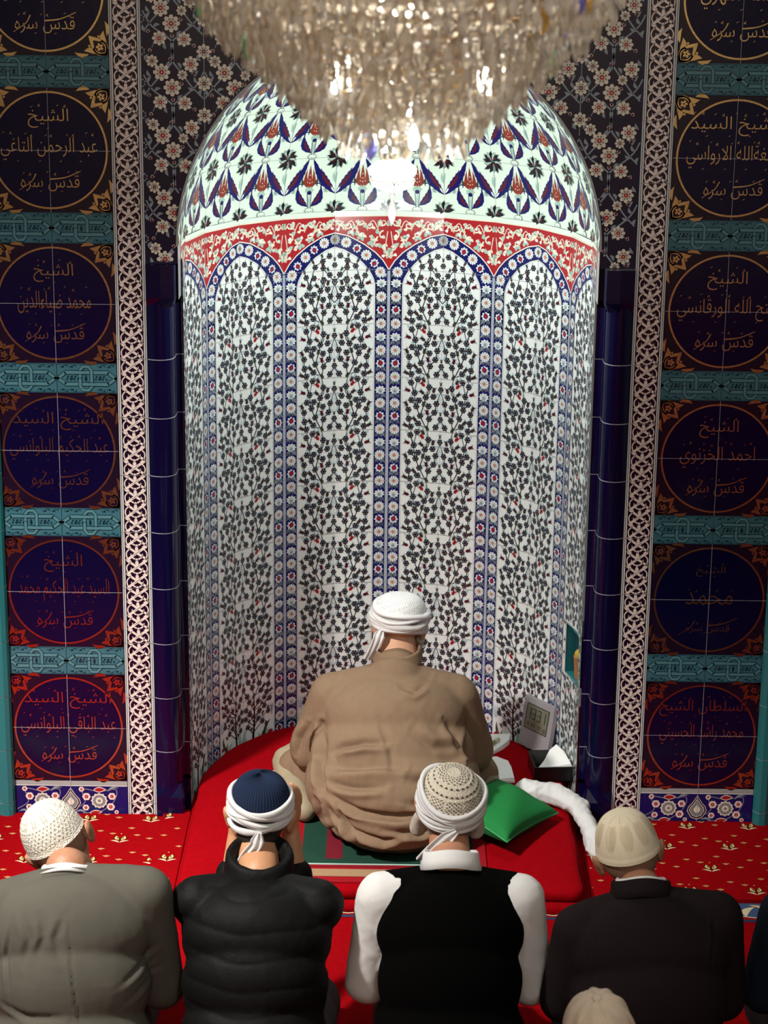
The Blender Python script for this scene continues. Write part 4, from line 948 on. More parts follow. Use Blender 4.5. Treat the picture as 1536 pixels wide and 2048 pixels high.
def kneeler(label, head, org, yaw=0.0, hrot=(-5, 0, 0), sh=0.55, hw=0.185, arms=None, skin=SKIN, hs=1.0, shl=0, shr=0):
    """a man kneeling on his heels, facing +y; head = world place of the head centre, org = point on the floor below the shoulders"""
    A = Matrix.Translation((org[0], org[1], 0)) @ Matrix.Rotation(R(yaw), 4, 'Z')
    J = {n: A @ Vector(p) for n, p in dict(pel=(0, -0.13, 0.235), waist=(0, -0.11, 0.34), chest=(0, -0.04, sh - 0.09), neck=(0, 0.055, sh + 0.045), shl=(-hw, -0.005, sh - 0.01 + shl), shr=(hw, -0.005, sh - 0.01 + shr),
         ell=(-hw - 0.035, 0.02, 0.30), elr=(hw + 0.035, 0.02, 0.30), wrl=(-0.11, 0.22, 0.235), wrr=(0.11, 0.22, 0.235), hpl=(-0.095, -0.10, 0.20), hpr=(0.095, -0.10, 0.20), knl=(-0.13, 0.30, 0.085), knr=(0.13, 0.30, 0.085),
         anl=(-0.09, -0.20, 0.055), anr=(0.09, -0.20, 0.055), tol=(-0.10, -0.33, 0.04), tor=(0.10, -0.33, 0.04)).items()}
    hv = Vector(head); J['neck'] += Vector(((hv.x - J['neck'].x) * 0.35, 0, 0)); scale = 1.0
    J.update({a: Vector(b) for a, b in (arms or {}).items()})
    Hm = Matrix.Translation(head) @ Matrix.Rotation(R(yaw), 4, 'Z') @ Euler([R(v) for v in hrot]).to_matrix().to_4x4()
    J['Hm'] = Hm; J['A'] = A; J['s'] = scale; J['Y'] = Matrix.Rotation(R(yaw), 3, 'Z')
    nb = Hm @ Vector((0, -0.028, -0.07))
    P = head_prims(Hm, hs)
    P += [('c', nb, J['neck'], 0.055, 0.058), ('c', Hm @ Vector((0, -0.015, -0.02)), nb, 0.06, 0.055), ('e', J['pel'], (0.15, 0.12, 0.12), J['Y']), ('e', J['chest'], (0.155, 0.105, 0.14), J['Y']), ('c', J['pel'], J['chest'], 0.13, 0.13),
          ('c', J['neck'] - Vector((0, 0, 0.03)), J['shl'], 0.045, 0.045), ('c', J['neck'] - Vector((0, 0, 0.03)), J['shr'], 0.045, 0.045)]
    for q, sd in (('l', -1), ('r', 1)):
        P += [('c', J['sh' + q], J['el' + q], 0.046, 0.038), ('c', J['el' + q], J['wr' + q], 0.040, 0.026), ('c', J['hp' + q], J['kn' + q], 0.085, 0.060), ('c', J['kn' + q], J['an' + q], 0.055, 0.036), ('c', J['an' + q], J['to' + q], 0.036, 0.026)]
        d = J.get('hd' + q, J['Y'] @ Vector((-sd * 0.25, 1, -0.15))); up = J.get('hu' + q, Vector((0, 0, 1)))
        P += hand_prims(J['wr' + q], d, up, 0.95, 0.35, thumb=-sd)
    o = blob('person', P, skin, None, 0.0055, 3)
    tag(o, label, 'person', 'men kneeling in the row behind')
    return o, J
def coat_prims(J, g=0.022, arms=True, wide=0.0, shr=0.062, hip=1.0):
    mid = J['pel'] * 0.5 + J['chest'] * 0.5; v = Vector
    P = [('e', J['pel'] + v((0, 0, -0.02)), ((0.175 + wide) * hip + g, 0.14 + g, 0.15 + g), J['Y']), ('e', mid, (0.172 + wide + g, 0.125 + g, 0.16 + g), J['Y']), ('e', J['chest'], (0.178 + wide + g, 0.115 + g, 0.13 + g), J['Y']),
         ('c', J['neck'] + v((0, -0.01, -0.055)), J['shl'], 0.058 + g * 0.5, shr + g * 0.3), ('c', J['neck'] + v((0, -0.01, -0.055)), J['shr'], 0.058 + g * 0.5, shr + g * 0.3),
         ('c', J['neck'] + v((0, 0.0, -0.03)), J['chest'], 0.050 + g * 0.5, 0.10 + g)]
    if arms:
        for q in 'lr': P += [('c', J['sh' + q], J['el' + q], shr + g * 0.3, 0.056 + g * 0.4), ('c', J['el' + q], J['wr' + q], 0.055 + g * 0.4, 0.040 + g * 0.3)]
    return P
def leg_prims(J, g=0.014):
    P = []
    for q in 'lr': P += [('c', J['hp' + q], J['kn' + q], 0.095 + g, 0.066 + g), ('c', J['kn' + q], J['an' + q], 0.058 + g, 0.040 + g)]
    return P + [('c', J['hpl'], J['hpr'], 0.10 + g, 0.10 + g)]
def ring_collar(name, J, parent, material, r=0.068, h=0.035, dz=0.0, tilt=-0.35, th=0.008, flare=0.01, ctr=None):
    c = ctr or (J['neck'] + Vector((0, 0, 0.012 + dz))); T_ = np.array(Matrix.Translation(c) @ J['Y'].to_4x4() @ Euler((tilt, 0, 0)).to_matrix().to_4x4())
    th_ = np.linspace(0, 2 * PI, 48, endpoint=False); G = []
    for dr, z in ((flare, -h / 2), (0.002, 0), (0, h / 2 - 0.004), (-th / 2, h / 2), (-th, h / 2 - 0.004), (-th, -h / 2)):
        P = np.stack([(r + dr) * np.cos(th_), (r + dr) * np.sin(th_), z + 0.003 * np.sin(3 * th_), np.ones(48)], -1); G.append((P @ T_.T)[:, :3])
    s = Soup(); s.grid(material, np.array(G), close_u=True, close_v=True); return s.build(name, parent, smooth=True)
def disp_fn(amp, seed, scale=1.0, lines=None):
    def f(co, no):
        d = waves(co, seed, scale) * amp
        if lines: d = d + creases(co, no, lines)
        return co + no * d[:, None]
    return f
def eyes(J, parent):
    for sg in (-1, 1): blob('eye', [('e', J['Hm'] @ Vector((sg * 0.030, 0.0915, 0.009)), (0.010, 0.0075, 0.006), J['Hm'].to_3x3())], mat('eye_white', (0.6, 0.58, 0.55), rough=0.2), parent, 0.002, 0)

# ------------------------------------------------------------------ the man in brown, sitting on the mats
TAN = mat('brown_robe_cloth', (0.205, 0.137, 0.088), rough=0.85, sheen=0.0, spec=0.2, vary=(55, 0.10, (1, 1, 0.15)), bump=('noise', 420, 0.3, 0.0015, (1, 1, 0.3)))
TAN2 = mat('khaki_under_robe_cloth', (0.30, 0.25, 0.17), rough=0.85, sheen=0.0, spec=0.2, bump=('noise', 300, 0.3, 0.002))
hc = Vector((0.046, 0.02, 0.722))
Hm = Matrix.Translation(hc) @ Euler((R(-8), R(2), R(-4))).to_matrix().to_4x4()
B0 = dict(sl=Vector((-0.175, -0.08, 0.50)), sr=Vector((0.235, -0.08, 0.50)), el=Vector((-0.250, -0.06, 0.30)), er=Vector((0.300, -0.06, 0.30)), wl=Vector((-0.14, 0.20, 0.21)), wr=Vector((0.2, 0.20, 0.21)))
P = head_prims(Hm, 0.98)
P += [('c', Hm @ Vector((0, -0.03, -0.06)), (0.04, -0.07, 0.60), 0.064, 0.078), ('e', (0.03, -0.22, 0.26), (0.24, 0.22, 0.16)), ('e', (0.035, -0.12, 0.44), (0.19, 0.13, 0.14)), ('c', (0.035, -0.09, 0.56), B0['sl'], 0.05, 0.05), ('c', (0.035, -0.09, 0.56), B0['sr'], 0.05, 0.05),
      ('c', B0['sl'], B0['el'], 0.058, 0.046), ('c', B0['el'], B0['wl'], 0.044, 0.030), ('c', B0['sr'], B0['er'], 0.058, 0.046), ('c', B0['er'], B0['wr'], 0.044, 0.030)]
P += [('c', (-0.08, -0.2, 0.2), (-0.31, 0.10, 0.17), 0.09, 0.065), ('c', (0.14, -0.2, 0.2), (0.31, 0.05, 0.165), 0.085, 0.06), ('c', (-0.31, 0.1, 0.155), (0.08, 0.20, 0.13), 0.052, 0.036), ('c', (0.31, 0.06, 0.15), (-0.02, 0.25, 0.13), 0.052, 0.036), ('c', (0.08, 0.2, 0.125), (0.2, 0.19, 0.12), 0.034, 0.026), ('c', (-0.02, 0.25, 0.125), (-0.14, 0.25, 0.12), 0.034, 0.026)]
P += hand_prims(B0['wl'], (0.4, 1, -0.3), (0, 0, 1), 1, 0.4, 1) + hand_prims(B0['wr'], (-0.4, 1, -0.3), (0, 0, 1), 1, 0.4, -1)
man = blob('person', P, mat('fair_skin', (0.60, 0.34, 0.22), rough=0.5, spec=0.4, vary=(40, 0.12), bump=('noise', 260, 0.2, 0.002)), None, 0.0055, 3)
tag(man, 'heavyset man in brown robe and white turban sitting on red mats, back turned', 'person')
JB = dict(Hm=Hm, Y=Matrix.Identity(3), neck=Vector((0.04, -0.06, 0.62)))
eyes(JB, man)
RP = [('e', (0.04, -0.285, 0.195), (0.265, 0.262, 0.12)), ('e', (0.03, -0.245, 0.265), (0.300, 0.275, 0.185)), ('e', (0.035, -0.20, 0.35), (0.275, 0.215, 0.18)), ('e', (0.035, -0.145, 0.46), (0.245, 0.180, 0.155)), ('c', (0.035, -0.10, 0.555), B0['sl'], 0.088, 0.086), ('c', (0.035, -0.10, 0.555), B0['sr'], 0.088, 0.086),
      ('c', (0.037, -0.09, 0.575), (0.039, -0.075, 0.612), 0.098, 0.078),
      ('c', B0['sl'], B0['el'], 0.088, 0.080), ('c', B0['el'], B0['wl'], 0.078, 0.060), ('c', B0['sr'], B0['er'], 0.088, 0.080), ('c', B0['er'], B0['wr'], 0.078, 0.060),
      ('c', (-0.06, -0.2, 0.2), (-0.30, 0.06, 0.17), 0.10, 0.082), ('c', (0.12, -0.2, 0.2), (0.325, 0.03, 0.17), 0.10, 0.080), ('e', (0.03, 0.10, 0.18), (0.29, 0.18, 0.085))]
lines = [([(-0.17, 0.40), (-0.14, 0.425), (-0.07, 0.45), (0.0, 0.455)], 0.010, 0.012), ([(-0.19, 0.365), (-0.12, 0.385), (-0.03, 0.40), (0.06, 0.40)], 0.011, 0.012), ([(-0.18, 0.33), (-0.10, 0.335), (0.0, 0.35)], 0.010, 0.009),
         ([(-0.19, 0.30), (-0.08, 0.265), (0.05, 0.255), (0.16, 0.27)], 0.012, 0.012), ([(-0.18, 0.24), (-0.10, 0.20), (0.0, 0.18), (0.06, 0.20)], 0.011, 0.010), ([(-0.15, 0.27), (-0.11, 0.19), (-0.08, 0.165)], 0.008, 0.010),
         ([(-0.22, 0.26), (-0.20, 0.18), (-0.14, 0.11), (-0.04, 0.06)], 0.010, 0.010), ([(-0.19, 0.24), (-0.17, 0.17), (-0.09, 0.10)], 0.008, 0.008), ([(0.27, 0.35), (0.22, 0.345), (0.13, 0.36), (0.08, 0.37)], 0.012, 0.011), ([(0.24, 0.42), (0.16, 0.44), (0.09, 0.48)], 0.012, 0.007),
         ([(-0.10, 0.14), (0.02, 0.115), (0.16, 0.125), (0.26, 0.16)], 0.011, 0.009), ([(0.08, 0.30), (0.17, 0.29), (0.28, 0.31)], 0.012, 0.010), ([(0.0, 0.22), (0.12, 0.205), (0.24, 0.23)], 0.010, 0.008), ([(-0.02, 0.515), (0.02, 0.44), (0.03, 0.38)], 0.012, 0.004),
         ([(0.05, 0.60), (0.10, 0.585), (0.15, 0.60)], 0.007, 0.006), ([(-0.205, 0.44), (-0.215, 0.36), (-0.205, 0.29)], 0.011, 0.020), ([(0.275, 0.42), (0.285, 0.34), (0.275, 0.29)], 0.011, 0.016), ([(0.2, 0.50), (0.24, 0.44), (0.27, 0.38)], 0.010, 0.007), ([(-0.26, 0.42), (-0.29, 0.36), (-0.30, 0.30)], 0.009, 0.008)]
def robe_disp(co, no):
    d = waves(co, 3, 1.0) * 0.0022 + 1.9 * creases(co, no, lines)
    co = co + no * d[:, None]; co[:, 2] = np.maximum(co[:, 2], 0.0955 + 0.0015 * np.sin(co[:, 0] * 40)); return co
robe = blob('robe', RP, TAN, man, 0.0065, 22, robe_disp)
blob('collar', [('c', (0.04 + 0.080 * math.cos(a), -0.066 + 0.076 * math.sin(a), 0.640 + 0.014 * math.sin(a)), (0.04 + 0.076 * math.cos(a), -0.058 + 0.072 * math.sin(a), 0.677 + 0.014 * math.sin(a)), 0.0075, 0.006) for a in np.linspace(0, 2 * PI, 60)], TAN, robe, 0.003, 3)
for pr_ in ([('c', (-0.345, 0.12, 0.17), (-0.28, 0.16, 0.20), 0.055, 0.05), ('c', (-0.34, 0.05, 0.16), (-0.27, -0.2, 0.13), 0.05, 0.04), ('c', (-0.345, 0.12, 0.17), (-0.34, 0.05, 0.16), 0.055, 0.05)], [('c', (0.345, 0.08, 0.16), (0.365, -0.04, 0.145), 0.054, 0.048), ('c', (0.28, 0.13, 0.19), (0.345, 0.08, 0.16), 0.05, 0.05)]):
    blob('under_robe', pr_, TAN2, man, 0.006, 5, lambda co, no: np.maximum(co + no * (waves(co, 12, 1.6) * 0.004)[:, None], [-9, -9, 0.0955]))
blob('white_trousers', [('c', (-0.37, 0.09, 0.125), (-0.36, -0.03, 0.12), 0.034, 0.032), ('c', (-0.36, -0.03, 0.12), (-0.31, -0.13, 0.12), 0.032, 0.028), ('c', (-0.36, 0.1, 0.13), (-0.2, 0.2, 0.13), 0.03, 0.03)], CLOTHW, man, 0.005, 3,
     lambda co, no: np.maximum(co + no * (waves(co, 5, 2.2) * 0.004)[:, None], [-9, -9, 0.0955]))
# white turban with a knitted top
fn = headgear_surface(Hm, 1.02, 0.092, 0.107, 0.036, 0.080, e=0.5); s = Soup(); KN = mat('white_knit', (0.72, 0.73, 0.74), rough=0.9, bump=('vor', 260, 0.5, 0.002)); KD = mat('knit_holes', (0.30, 0.29, 0.27), rough=0.9)
cap_base(s, KN, fn); m = Motif()
for i, t in enumerate(np.arange(0.30, 0.95, 0.055)):
    n = int(70 * math.cos(t * PI / 2) ** 0.62)
    for k in range(n): m.disc(KD, 0, ((k + 0.5 * (i % 2)) * 2 * PI / n, t), 0.018, 5, ry=0.011) if (k // 3) % 2 or t > 0.55 else None
m.to(s, lambda u, v, h: fn(u, v, h), h0=0.0006, keep=lambda U: U[:, 1] < 0.97); kc = s.build('knit_cap', man, smooth=False)
wrap('turban', Hm, man, CLOTHW, zc=0.036, H=0.062, out=0.024, ax=0.086, ay=0.102, pitch=R(2), roll=R(5), strands=5, seed=2)
q0 = Hm @ Vector((-0.055, -0.098, 0.01))
ribbon('turban_tail', [q0, Hm @ Vector((-0.066, -0.110, -0.025)), Hm @ Vector((-0.082, -0.100, -0.065)), Hm @ Vector((-0.100, -0.075, -0.100))], 0.042, 0.024, CLOTHW, man, nrm=(0.2, -1, 0.2), th=0.008)
blob('beard', [('e', Hm @ Vector((0, 0.062, -0.075)), (0.062, 0.045, 0.05), Hm.to_3x3()), ('c', Hm @ Vector((0.072, 0.02, -0.04)), Hm @ Vector((0.05, 0.06, -0.09)), 0.02, 0.024), ('c', Hm @ Vector((-0.072, 0.02, -0.04)), Hm @ Vector((-0.05, 0.06, -0.09)), 0.02, 0.024)], BEARD, man, 0.005, 3)

# ------------------------------------------------------------------ the kneeling row
# grey jacket, white knitted cap, head tipped left
GREYJ = mat('grey_wool_jacket', (0.088, 0.084, 0.069), rough=0.9, sheen=0.0, spec=0.15, vary=(9, 0.16), bump=('noise', 420, 0.5, 0.0015))
o, J = kneeler('man in grey wool jacket and white knitted cap, head tipped left, leftmost of the row', (-0.885, -1.565, 0.650), (-0.83, -1.74), yaw=3, hrot=(-6, -29, 6), sh=0.592, hw=0.195, shl=-0.03, shr=0.01, skin=mat('tanned_skin', (0.36, 0.17, 0.095), rough=0.5, vary=(40, 0.2), bump=('noise', 200, 0.4, 0.003)))
lj = [([(-0.94, 0.60), (-0.92, 0.54), (-0.93, 0.48)], 0.010, 0.006), ([(-0.82, 0.62), (-0.81, 0.50), (-0.79, 0.38), (-0.77, 0.25)], 0.004, 0.004), ([(-1.0, 0.36), (-0.92, 0.345), (-0.83, 0.355)], 0.008, 0.007), ([(-0.68, 0.42), (-0.64, 0.44), (-0.60, 0.47)], 0.008, 0.006), ([(-0.89, 0.60), (-0.88, 0.55), (-0.90, 0.50)], 0.009, 0.006), ([(-0.83, 0.60), (-0.85, 0.55), (-0.84, 0.50)], 0.009, 0.006), ([(-0.68, 0.36), (-0.63, 0.39), (-0.59, 0.40)], 0.007, 0.005), ([(-0.97, 0.58), (-0.985, 0.48), (-0.97, 0.36)], 0.005, 0.006)]
jk = blob('jacket', coat_prims(J, 0.026, wide=0.015, shr=0.066), GREYJ, o, 0.007, 8, disp_fn(0.0016, 21, 0.8, lj))
ring_collar('jacket_collar', J, jk, GREYJ, r=0.078, h=0.035, dz=-0.030, tilt=-0.5); ring_collar('shirt_collar', J, o, CLOTHW, r=0.066, h=0.022, dz=-0.012, tilt=-0.5)
blob('trousers', leg_prims(J), mat('dark_trousers', (0.012, 0.012, 0.014), rough=0.9, sheen=0.0), o, 0.009, 5, disp_fn(0.002, 4)); eyes(J, o)
blob('hair', [('e', J['Hm'] @ Vector((0, -0.012, 0.014)), (0.0785, 0.091, 0.080), J['Hm'].to_3x3())], HAIRS, o, 0.006, 2)
WCAP = mat('white_knit_cap', (0.60, 0.57, 0.50), rough=0.95, spec=0.1, bump=('vor', 210, 0.8, 0.003)); WHOLE = mat('knit_cap_openings', (0.26, 0.22, 0.17), rough=0.9)
fn = headgear_surface(J['Hm'], 1.0, 0.0865, 0.1045, 0.026, 0.106, e=0.70, tilt=R(3)); s = Soup(); cap_base(s, WCAP, fn, bump=lambda th, t: 0.0012 * np.sin(t * 60) + (0.002 if t < 0.05 else 0)); m = Motif()
for i, t in enumerate(np.arange(0.14, 0.5, 0.062)):
    n = 40
    for k in range(n):
        x = (k + 0.5 * (i % 2)) * 2 * PI / n; m.leaf(WHOLE, 0, (x - 0.035, t - 0.012), (x + 0.035, t + 0.014), 0.020, 0.1, n=3)
for k in range(12):
    x = k * 2 * PI / 12
    for t in np.arange(0.52, 0.9, 0.035):
        w = 0.16 * (1 - (t - 0.5) * 1.2)
        for sg in (-1, 1): m.leaf(WHOLE, 0, (x + sg * w, t), (x + sg * (w + 0.10), t + 0.008), 0.012, n=2)
m.to(s, fn, h0=0.0014); s.build('knit_cap', o)

# black quilted jacket, navy cap in a white wrap, hands raised to the face
PUFF = mat('black_nylon', (0.0035, 0.0035, 0.0035), rough=0.65, spec=0.15, vary=(14, 0.3), bump=('noise', 120, 0.3, 0.003))
hd3 = Vector((-0.341, -1.50, 0.713)); o3 = (-0.335, -1.70)
o, J = kneeler('man in black quilted jacket, navy cap wrapped in white, hands raised to face', tuple(hd3), o3, yaw=-2, hrot=(-3, 2, 0), sh=0.562, hw=0.165,
    arms=dict(wrl=hd3 + Vector((-0.075, 0.15, -0.125)), wrr=hd3 + Vector((0.078, 0.14, -0.110)), ell=(-0.44, -1.42, 0.36), elr=(-0.235, -1.42, 0.36), hdl=(-0.22, -0.15, 1), hdr=(0.22, -0.15, 1), hul=(-0.9, -0.3, 0), hur=(0.9, -0.3, 0)), skin=mat('warm_skin', (0.50, 0.25, 0.13), rough=0.5, vary=(40, 0.15), bump=('noise', 200, 0.2, 0.002)))
def puff(co, no):
    d = (np.abs(np.sin((co[:, 2] + 0.04 * np.abs(co[:, 0] + 0.34) + 0.004 * np.sin(co[:, 0] * 30)) * PI / 0.068)) ** 0.35 - 0.7) * 0.0060 + waves(co, 9, 2.0) * 0.0020
    return co + no * d[:, None]
J3 = dict(J)
for q_ in 'lr': J3['wr' + q_] = J['el' + q_] * 0.5 + J['wr' + q_] * 0.5
jk = blob('quilted_jacket', coat_prims(J3, 0.026, wide=0.0), PUFF, o, 0.007, 6, puff)
blob('jacket_collar', [('c', J['neck'] + Vector((0.080 * math.cos(a), 0.01 + 0.075 * math.sin(a), -0.01 + 0.02 * math.sin(a))), J['neck'] + Vector((0.080 * math.cos(a), 0.03 + 0.075 * math.sin(a), 0.045 + 0.02 * math.sin(a))), 0.017, 0.013) for a in np.linspace(0.0, 2 * PI, 50)], PUFF, jk, 0.006, 4, disp_fn(0.003, 8, 2))
blob('trousers', leg_prims(J), MATS['dark_trousers'], o, 0.009, 5, disp_fn(0.002, 5)); eyes(J, o)
blob('hair', [('e', J['Hm'] @ Vector((0, -0.012, 0.014)), (0.079, 0.092, 0.079), J['Hm'].to_3x3()), ('e', J['Hm'] @ Vector((0, -0.026, -0.038)), (0.062, 0.070, 0.036), J['Hm'].to_3x3())], HAIRB, o, 0.006, 2)
fn = headgear_surface(J['Hm'], 1.0, 0.081, 0.097, 0.050, 0.078, e=0.72); s = Soup(); cap_base(s, mat('navy_knit', (0.010, 0.018, 0.045), rough=0.95, spec=0.15, sheen=0.0), fn, nt=180, bump=lambda th, t: 0.0010 * np.sin(th * 60)); s.build('knit_cap', o)
wrap('head_wrap', J['Hm'], o, CLOTHW, zc=0.037, H=0.064, out=0.013, ax=0.083, ay=0.099, pitch=R(10), strands=6, seed=5, cross=0.25)
q = lambda x, y, z: J['Hm'] @ Vector((x, y, z))
ribbon('wrap_tail', [q(0.01, -0.118, 0.0), q(0.002, -0.122, -0.035), q(-0.022, -0.116, -0.068), q(-0.036, -0.108, -0.092)], 0.040, 0.028, CLOTHW, o, nrm=(0, -1, 0.2), th=0.008)

# black vest over a white shirt, crocheted cap in a white turban
VEST = mat('black_vest_cloth', (0.002, 0.002, 0.002), rough=0.95, sheen=0.0, spec=0.03)
SHIRT = mat('white_shirt', (0.72, 0.72, 0.72), rough=0.85, sheen=0.0, spec=0.2, bump=('noise', 90, 0.25, 0.002))
o, J = kneeler('bearded man in black vest, white shirt, crocheted cap and white turban', (0.186, -1.466, 0.732), (0.185, -1.69), yaw=0, hrot=(12, 3, 2), sh=0.582, hw=0.188)
blob('shirt', coat_prims(J, 0.016), SHIRT, o, 0.0065, 6, disp_fn(0.0028, 31, 1.5)); ring_collar('shirt_collar', J, o, SHIRT, r=0.076, h=0.05, dz=0.014, tilt=-0.45, flare=0.012)
vp = coat_prims(J, 0.034, arms=False, shr=0.060); J2 = dict(J); J2['shl'] = J['shl'] * 0.85 + J['neck'] * 0.15 - Vector((0, 0, 0.008)); J2['shr'] = J['shr'] * 0.85 + J['neck'] * 0.15 - Vector((0, 0, 0.008))
vp = coat_prims(J2, 0.030, arms=False, shr=0.060, wide=-0.006, hip=1.06) ; blob('vest', vp, VEST, o, 0.007, 8, disp_fn(0.0012, 33))
blob('trousers', leg_prims(J), MATS['dark_trousers'], o, 0.009, 5, disp_fn(0.002, 6)); eyes(J, o)
blob('hair', [('e', J['Hm'] @ Vector((0, -0.014, 0.006)), (0.080, 0.092, 0.084), J['Hm'].to_3x3()), ('e', J['Hm'] @ Vector((0, -0.026, -0.040)), (0.066, 0.071, 0.040), J['Hm'].to_3x3())], HAIRG, o, 0.006, 2)
q = lambda x, y, z: J['Hm'] @ Vector((x, y, z))
blob('beard', [('c', q(0.084, 0.010, -0.045), q(0.082, 0.025, -0.095), 0.015, 0.025), ('c', q(-0.084, 0.010, -0.045), q(-0.082, 0.025, -0.095), 0.015, 0.025), ('e', q(0, 0.065, -0.09), (0.068, 0.045, 0.048), J['Hm'].to_3x3())], BEARD, o, 0.005, 3, disp_fn(0.004, 7, 4))
CRO = mat('beige_crochet', (0.62, 0.56, 0.46), rough=0.95, spec=0.1, bump=('vor', 300, 0.9, 0.003)); CROH = mat('crochet_openings', (0.045, 0.035, 0.028), rough=0.9)
fn = headgear_surface(J['Hm'], 1.0, 0.089, 0.107, 0.030, 0.092, e=0.75); s = Soup(); cap_base(s, CRO, fn, bump=lambda th, t: 0.0010 * np.sin(t * 50)); m = Motif()
for t, n, w, h in ((0.66, 22, 0.7, 0.040), (0.50, 30, 0.7, 0.036)):
    for k in range(n):
        x = k * 2 * PI / n; d = 2 * PI / n * w / 2; m.poly(CROH, 0, [(x - d, t - h / 2), (x + d, t - h / 2), (x + d * 0.2, t + h / 2), (x - d * 0.2, t + h / 2)])
for t0, t1, n in ((0.76, 0.93, 16), (0.18, 0.42, 40)):
    for i, t in enumerate(np.arange(t0, t1, 0.036)):
        for k in range(n):
            x = (k + 0.5 * (i % 2)) * 2 * PI / n
            if t0 < 0.5 and abs(math.sin(x * 5)) < (t - 0.22) * 2.6: continue
            m.disc(CROH, 0, (x, t), 0.20 * 2 * PI / n * 1.2, 5, ry=0.011)
m.to(s, fn, h0=0.0012); s.build('crochet_cap', o)
wrap('turban', J['Hm'], o, CLOTHW, zc=0.034, H=0.068, out=0.015, ax=0.087, ay=0.104, pitch=R(6), roll=R(3), strands=7, seed=8, cross=0.2)
ribbon('turban_tail', [q(0.012, -0.125, 0.012), q(-0.028, -0.134, -0.022), q(-0.058, -0.130, -0.060), q(-0.078, -0.118, -0.098)], 0.046, 0.030, CLOTHW, o, nrm=(0.1, -1, 0.2), th=0.005)

# dark pinstriped jacket, cream cap with leaf ribs
PIN = mat('dark_pinstripe', (0.016, 0.011, 0.012), rough=0.9, sheen=0.0, spec=0.06, bump=('X', 80, 0.25, 0.002))
o, J = kneeler('man in dark pinstriped jacket and cream ribbed cap, head tipped left, right of the row', (0.672, -1.60, 0.657), (0.712, -1.76), yaw=3, hrot=(-6, -13, 4), sh=0.562, hw=0.182, shl=-0.035, shr=0.0, skin=MATS['tanned_skin'])
lj = [([(0.55, 0.60), (0.56, 0.50), (0.57, 0.40)], 0.005, 0.005), ([(0.88, 0.60), (0.86, 0.48)], 0.005, 0.004)]
jk = blob('jacket', coat_prims(J, 0.026, wide=0.01, shr=0.066), PIN, o, 0.0075, 8, disp_fn(0.0015, 41, 0.8, lj))
ring_collar('jacket_collar', J, jk, PIN, r=0.080, h=0.05, dz=-0.012, tilt=-0.5, th=0.012); ring_collar('shirt_collar', J, o, SHIRT, r=0.068, h=0.045, dz=-0.002, tilt=-0.5)
blob('trousers', leg_prims(J), MATS['dark_trousers'], o, 0.009, 5, disp_fn(0.002, 7)); eyes(J, o)
blob('hair', [('e', J['Hm'] @ Vector((0, -0.012, 0.010)), (0.0785, 0.091, 0.080), J['Hm'].to_3x3())], HAIRS, o, 0.006, 2)
CRE = mat('cream_knit', (0.80, 0.70, 0.52), rough=0.95, spec=0.1, bump=('noise', 500, 0.4, 0.002)); CRL = mat('cream_knit_grooves', (0.50, 0.41, 0.27), rough=0.9)
fn = headgear_surface(J['Hm'], 1.0, 0.0870, 0.1050, 0.018, 0.112, e=0.68, tilt=R(2)); s = Soup(); cap_base(s, CRE, fn, bump=lambda th, t: 0.0015 if t < 0.06 else 0.0); m = Motif()
for k in range(10):
    x = k * 2 * PI / 10 + 0.2; m.stroke(CRL, 0, [(x, t) for t in np.linspace(0.24, 0.66, 8)], 0.016)
    for t in np.arange(0.22, 0.66, 0.026):
        w = 0.24 * math.sin(PI * (t - 0.12) / 0.66) ** 0.8
        for sg in (-1, 1): m.stroke(CRL, 0, [(x + sg * 0.03, t), (x + sg * w, t + 0.05)], 0.0062)
for k in range(10): m.stroke(CRL, 0, [(k * 2 * PI / 10, t) for t in np.linspace(0.72, 0.97, 5)], 0.02)
m.to(s, fn, h0=0.0010); s.build('knit_cap', o)

# dark shoulder at the right edge, and the man behind whose cap shows at the bottom
NAVYJ = mat('dark_navy_cloth', (0.006, 0.010, 0.020), rough=0.9, sheen=0.0, spec=0.15)
o, J = kneeler('man in dark navy coat whose shoulder enters at the right edge', (1.26, -1.50, 0.70), (1.27, -1.70), yaw=2, hrot=(-6, 0, 0), sh=0.555)
blob('coat', coat_prims(J, 0.026, wide=0.01), NAVYJ, o, 0.009, 8, disp_fn(0.0016, 51, 0.8)); blob('trousers', leg_prims(J), MATS['dark_trousers'], o, 0.010, 4); eyes(J, o)
blob('hair', [('e', J['Hm'] @ Vector((0, -0.012, 0.020)), (0.081, 0.095, 0.086), J['Hm'].to_3x3())], HAIRB, o, 0.006, 2)
o, J = kneeler('man at the bottom edge in a beige panelled cap, in front of the camera', (0.498, -2.63, 0.692), (0.49, -2.85), yaw=0, hrot=(8, -6, 0), sh=0.55)
tag(o, 'man at the bottom edge, only his beige seamed cap in view'); o['group'] = 'men kneeling in the row behind'
blob('coat', coat_prims(J, 0.022), NAVYJ, o, 0.010, 6, disp_fn(0.0016, 52)); blob('trousers', leg_prims(J), MATS['dark_trousers'], o, 0.010, 4); eyes(J, o)
BEI = mat('beige_cap_cloth', (0.66, 0.53, 0.40), rough=0.85, sheen=0.0, vary=(30, 0.12), bump=('noise', 220, 0.3, 0.002))
fn = headgear_surface(J['Hm'], 1.0, 0.0865, 0.1035, 0.0, 0.125, e=0.78); s = Soup()
cap_base(s, BEI, fn, nt=120, nz=28, bump=lambda th, t: -0.0040 * np.exp(-(np.mod(th + 0.26, PI / 3) - 0.0) ** 2 / 0.003) - 0.0040 * np.exp(-(np.mod(th + 0.26, PI / 3) - PI / 3) ** 2 / 0.003) + 0.0022 * np.sin(th * 9 + t * 8) * math.sin(PI * min(1, t)))
cp = s.build('cloth_cap', o, smooth=True)
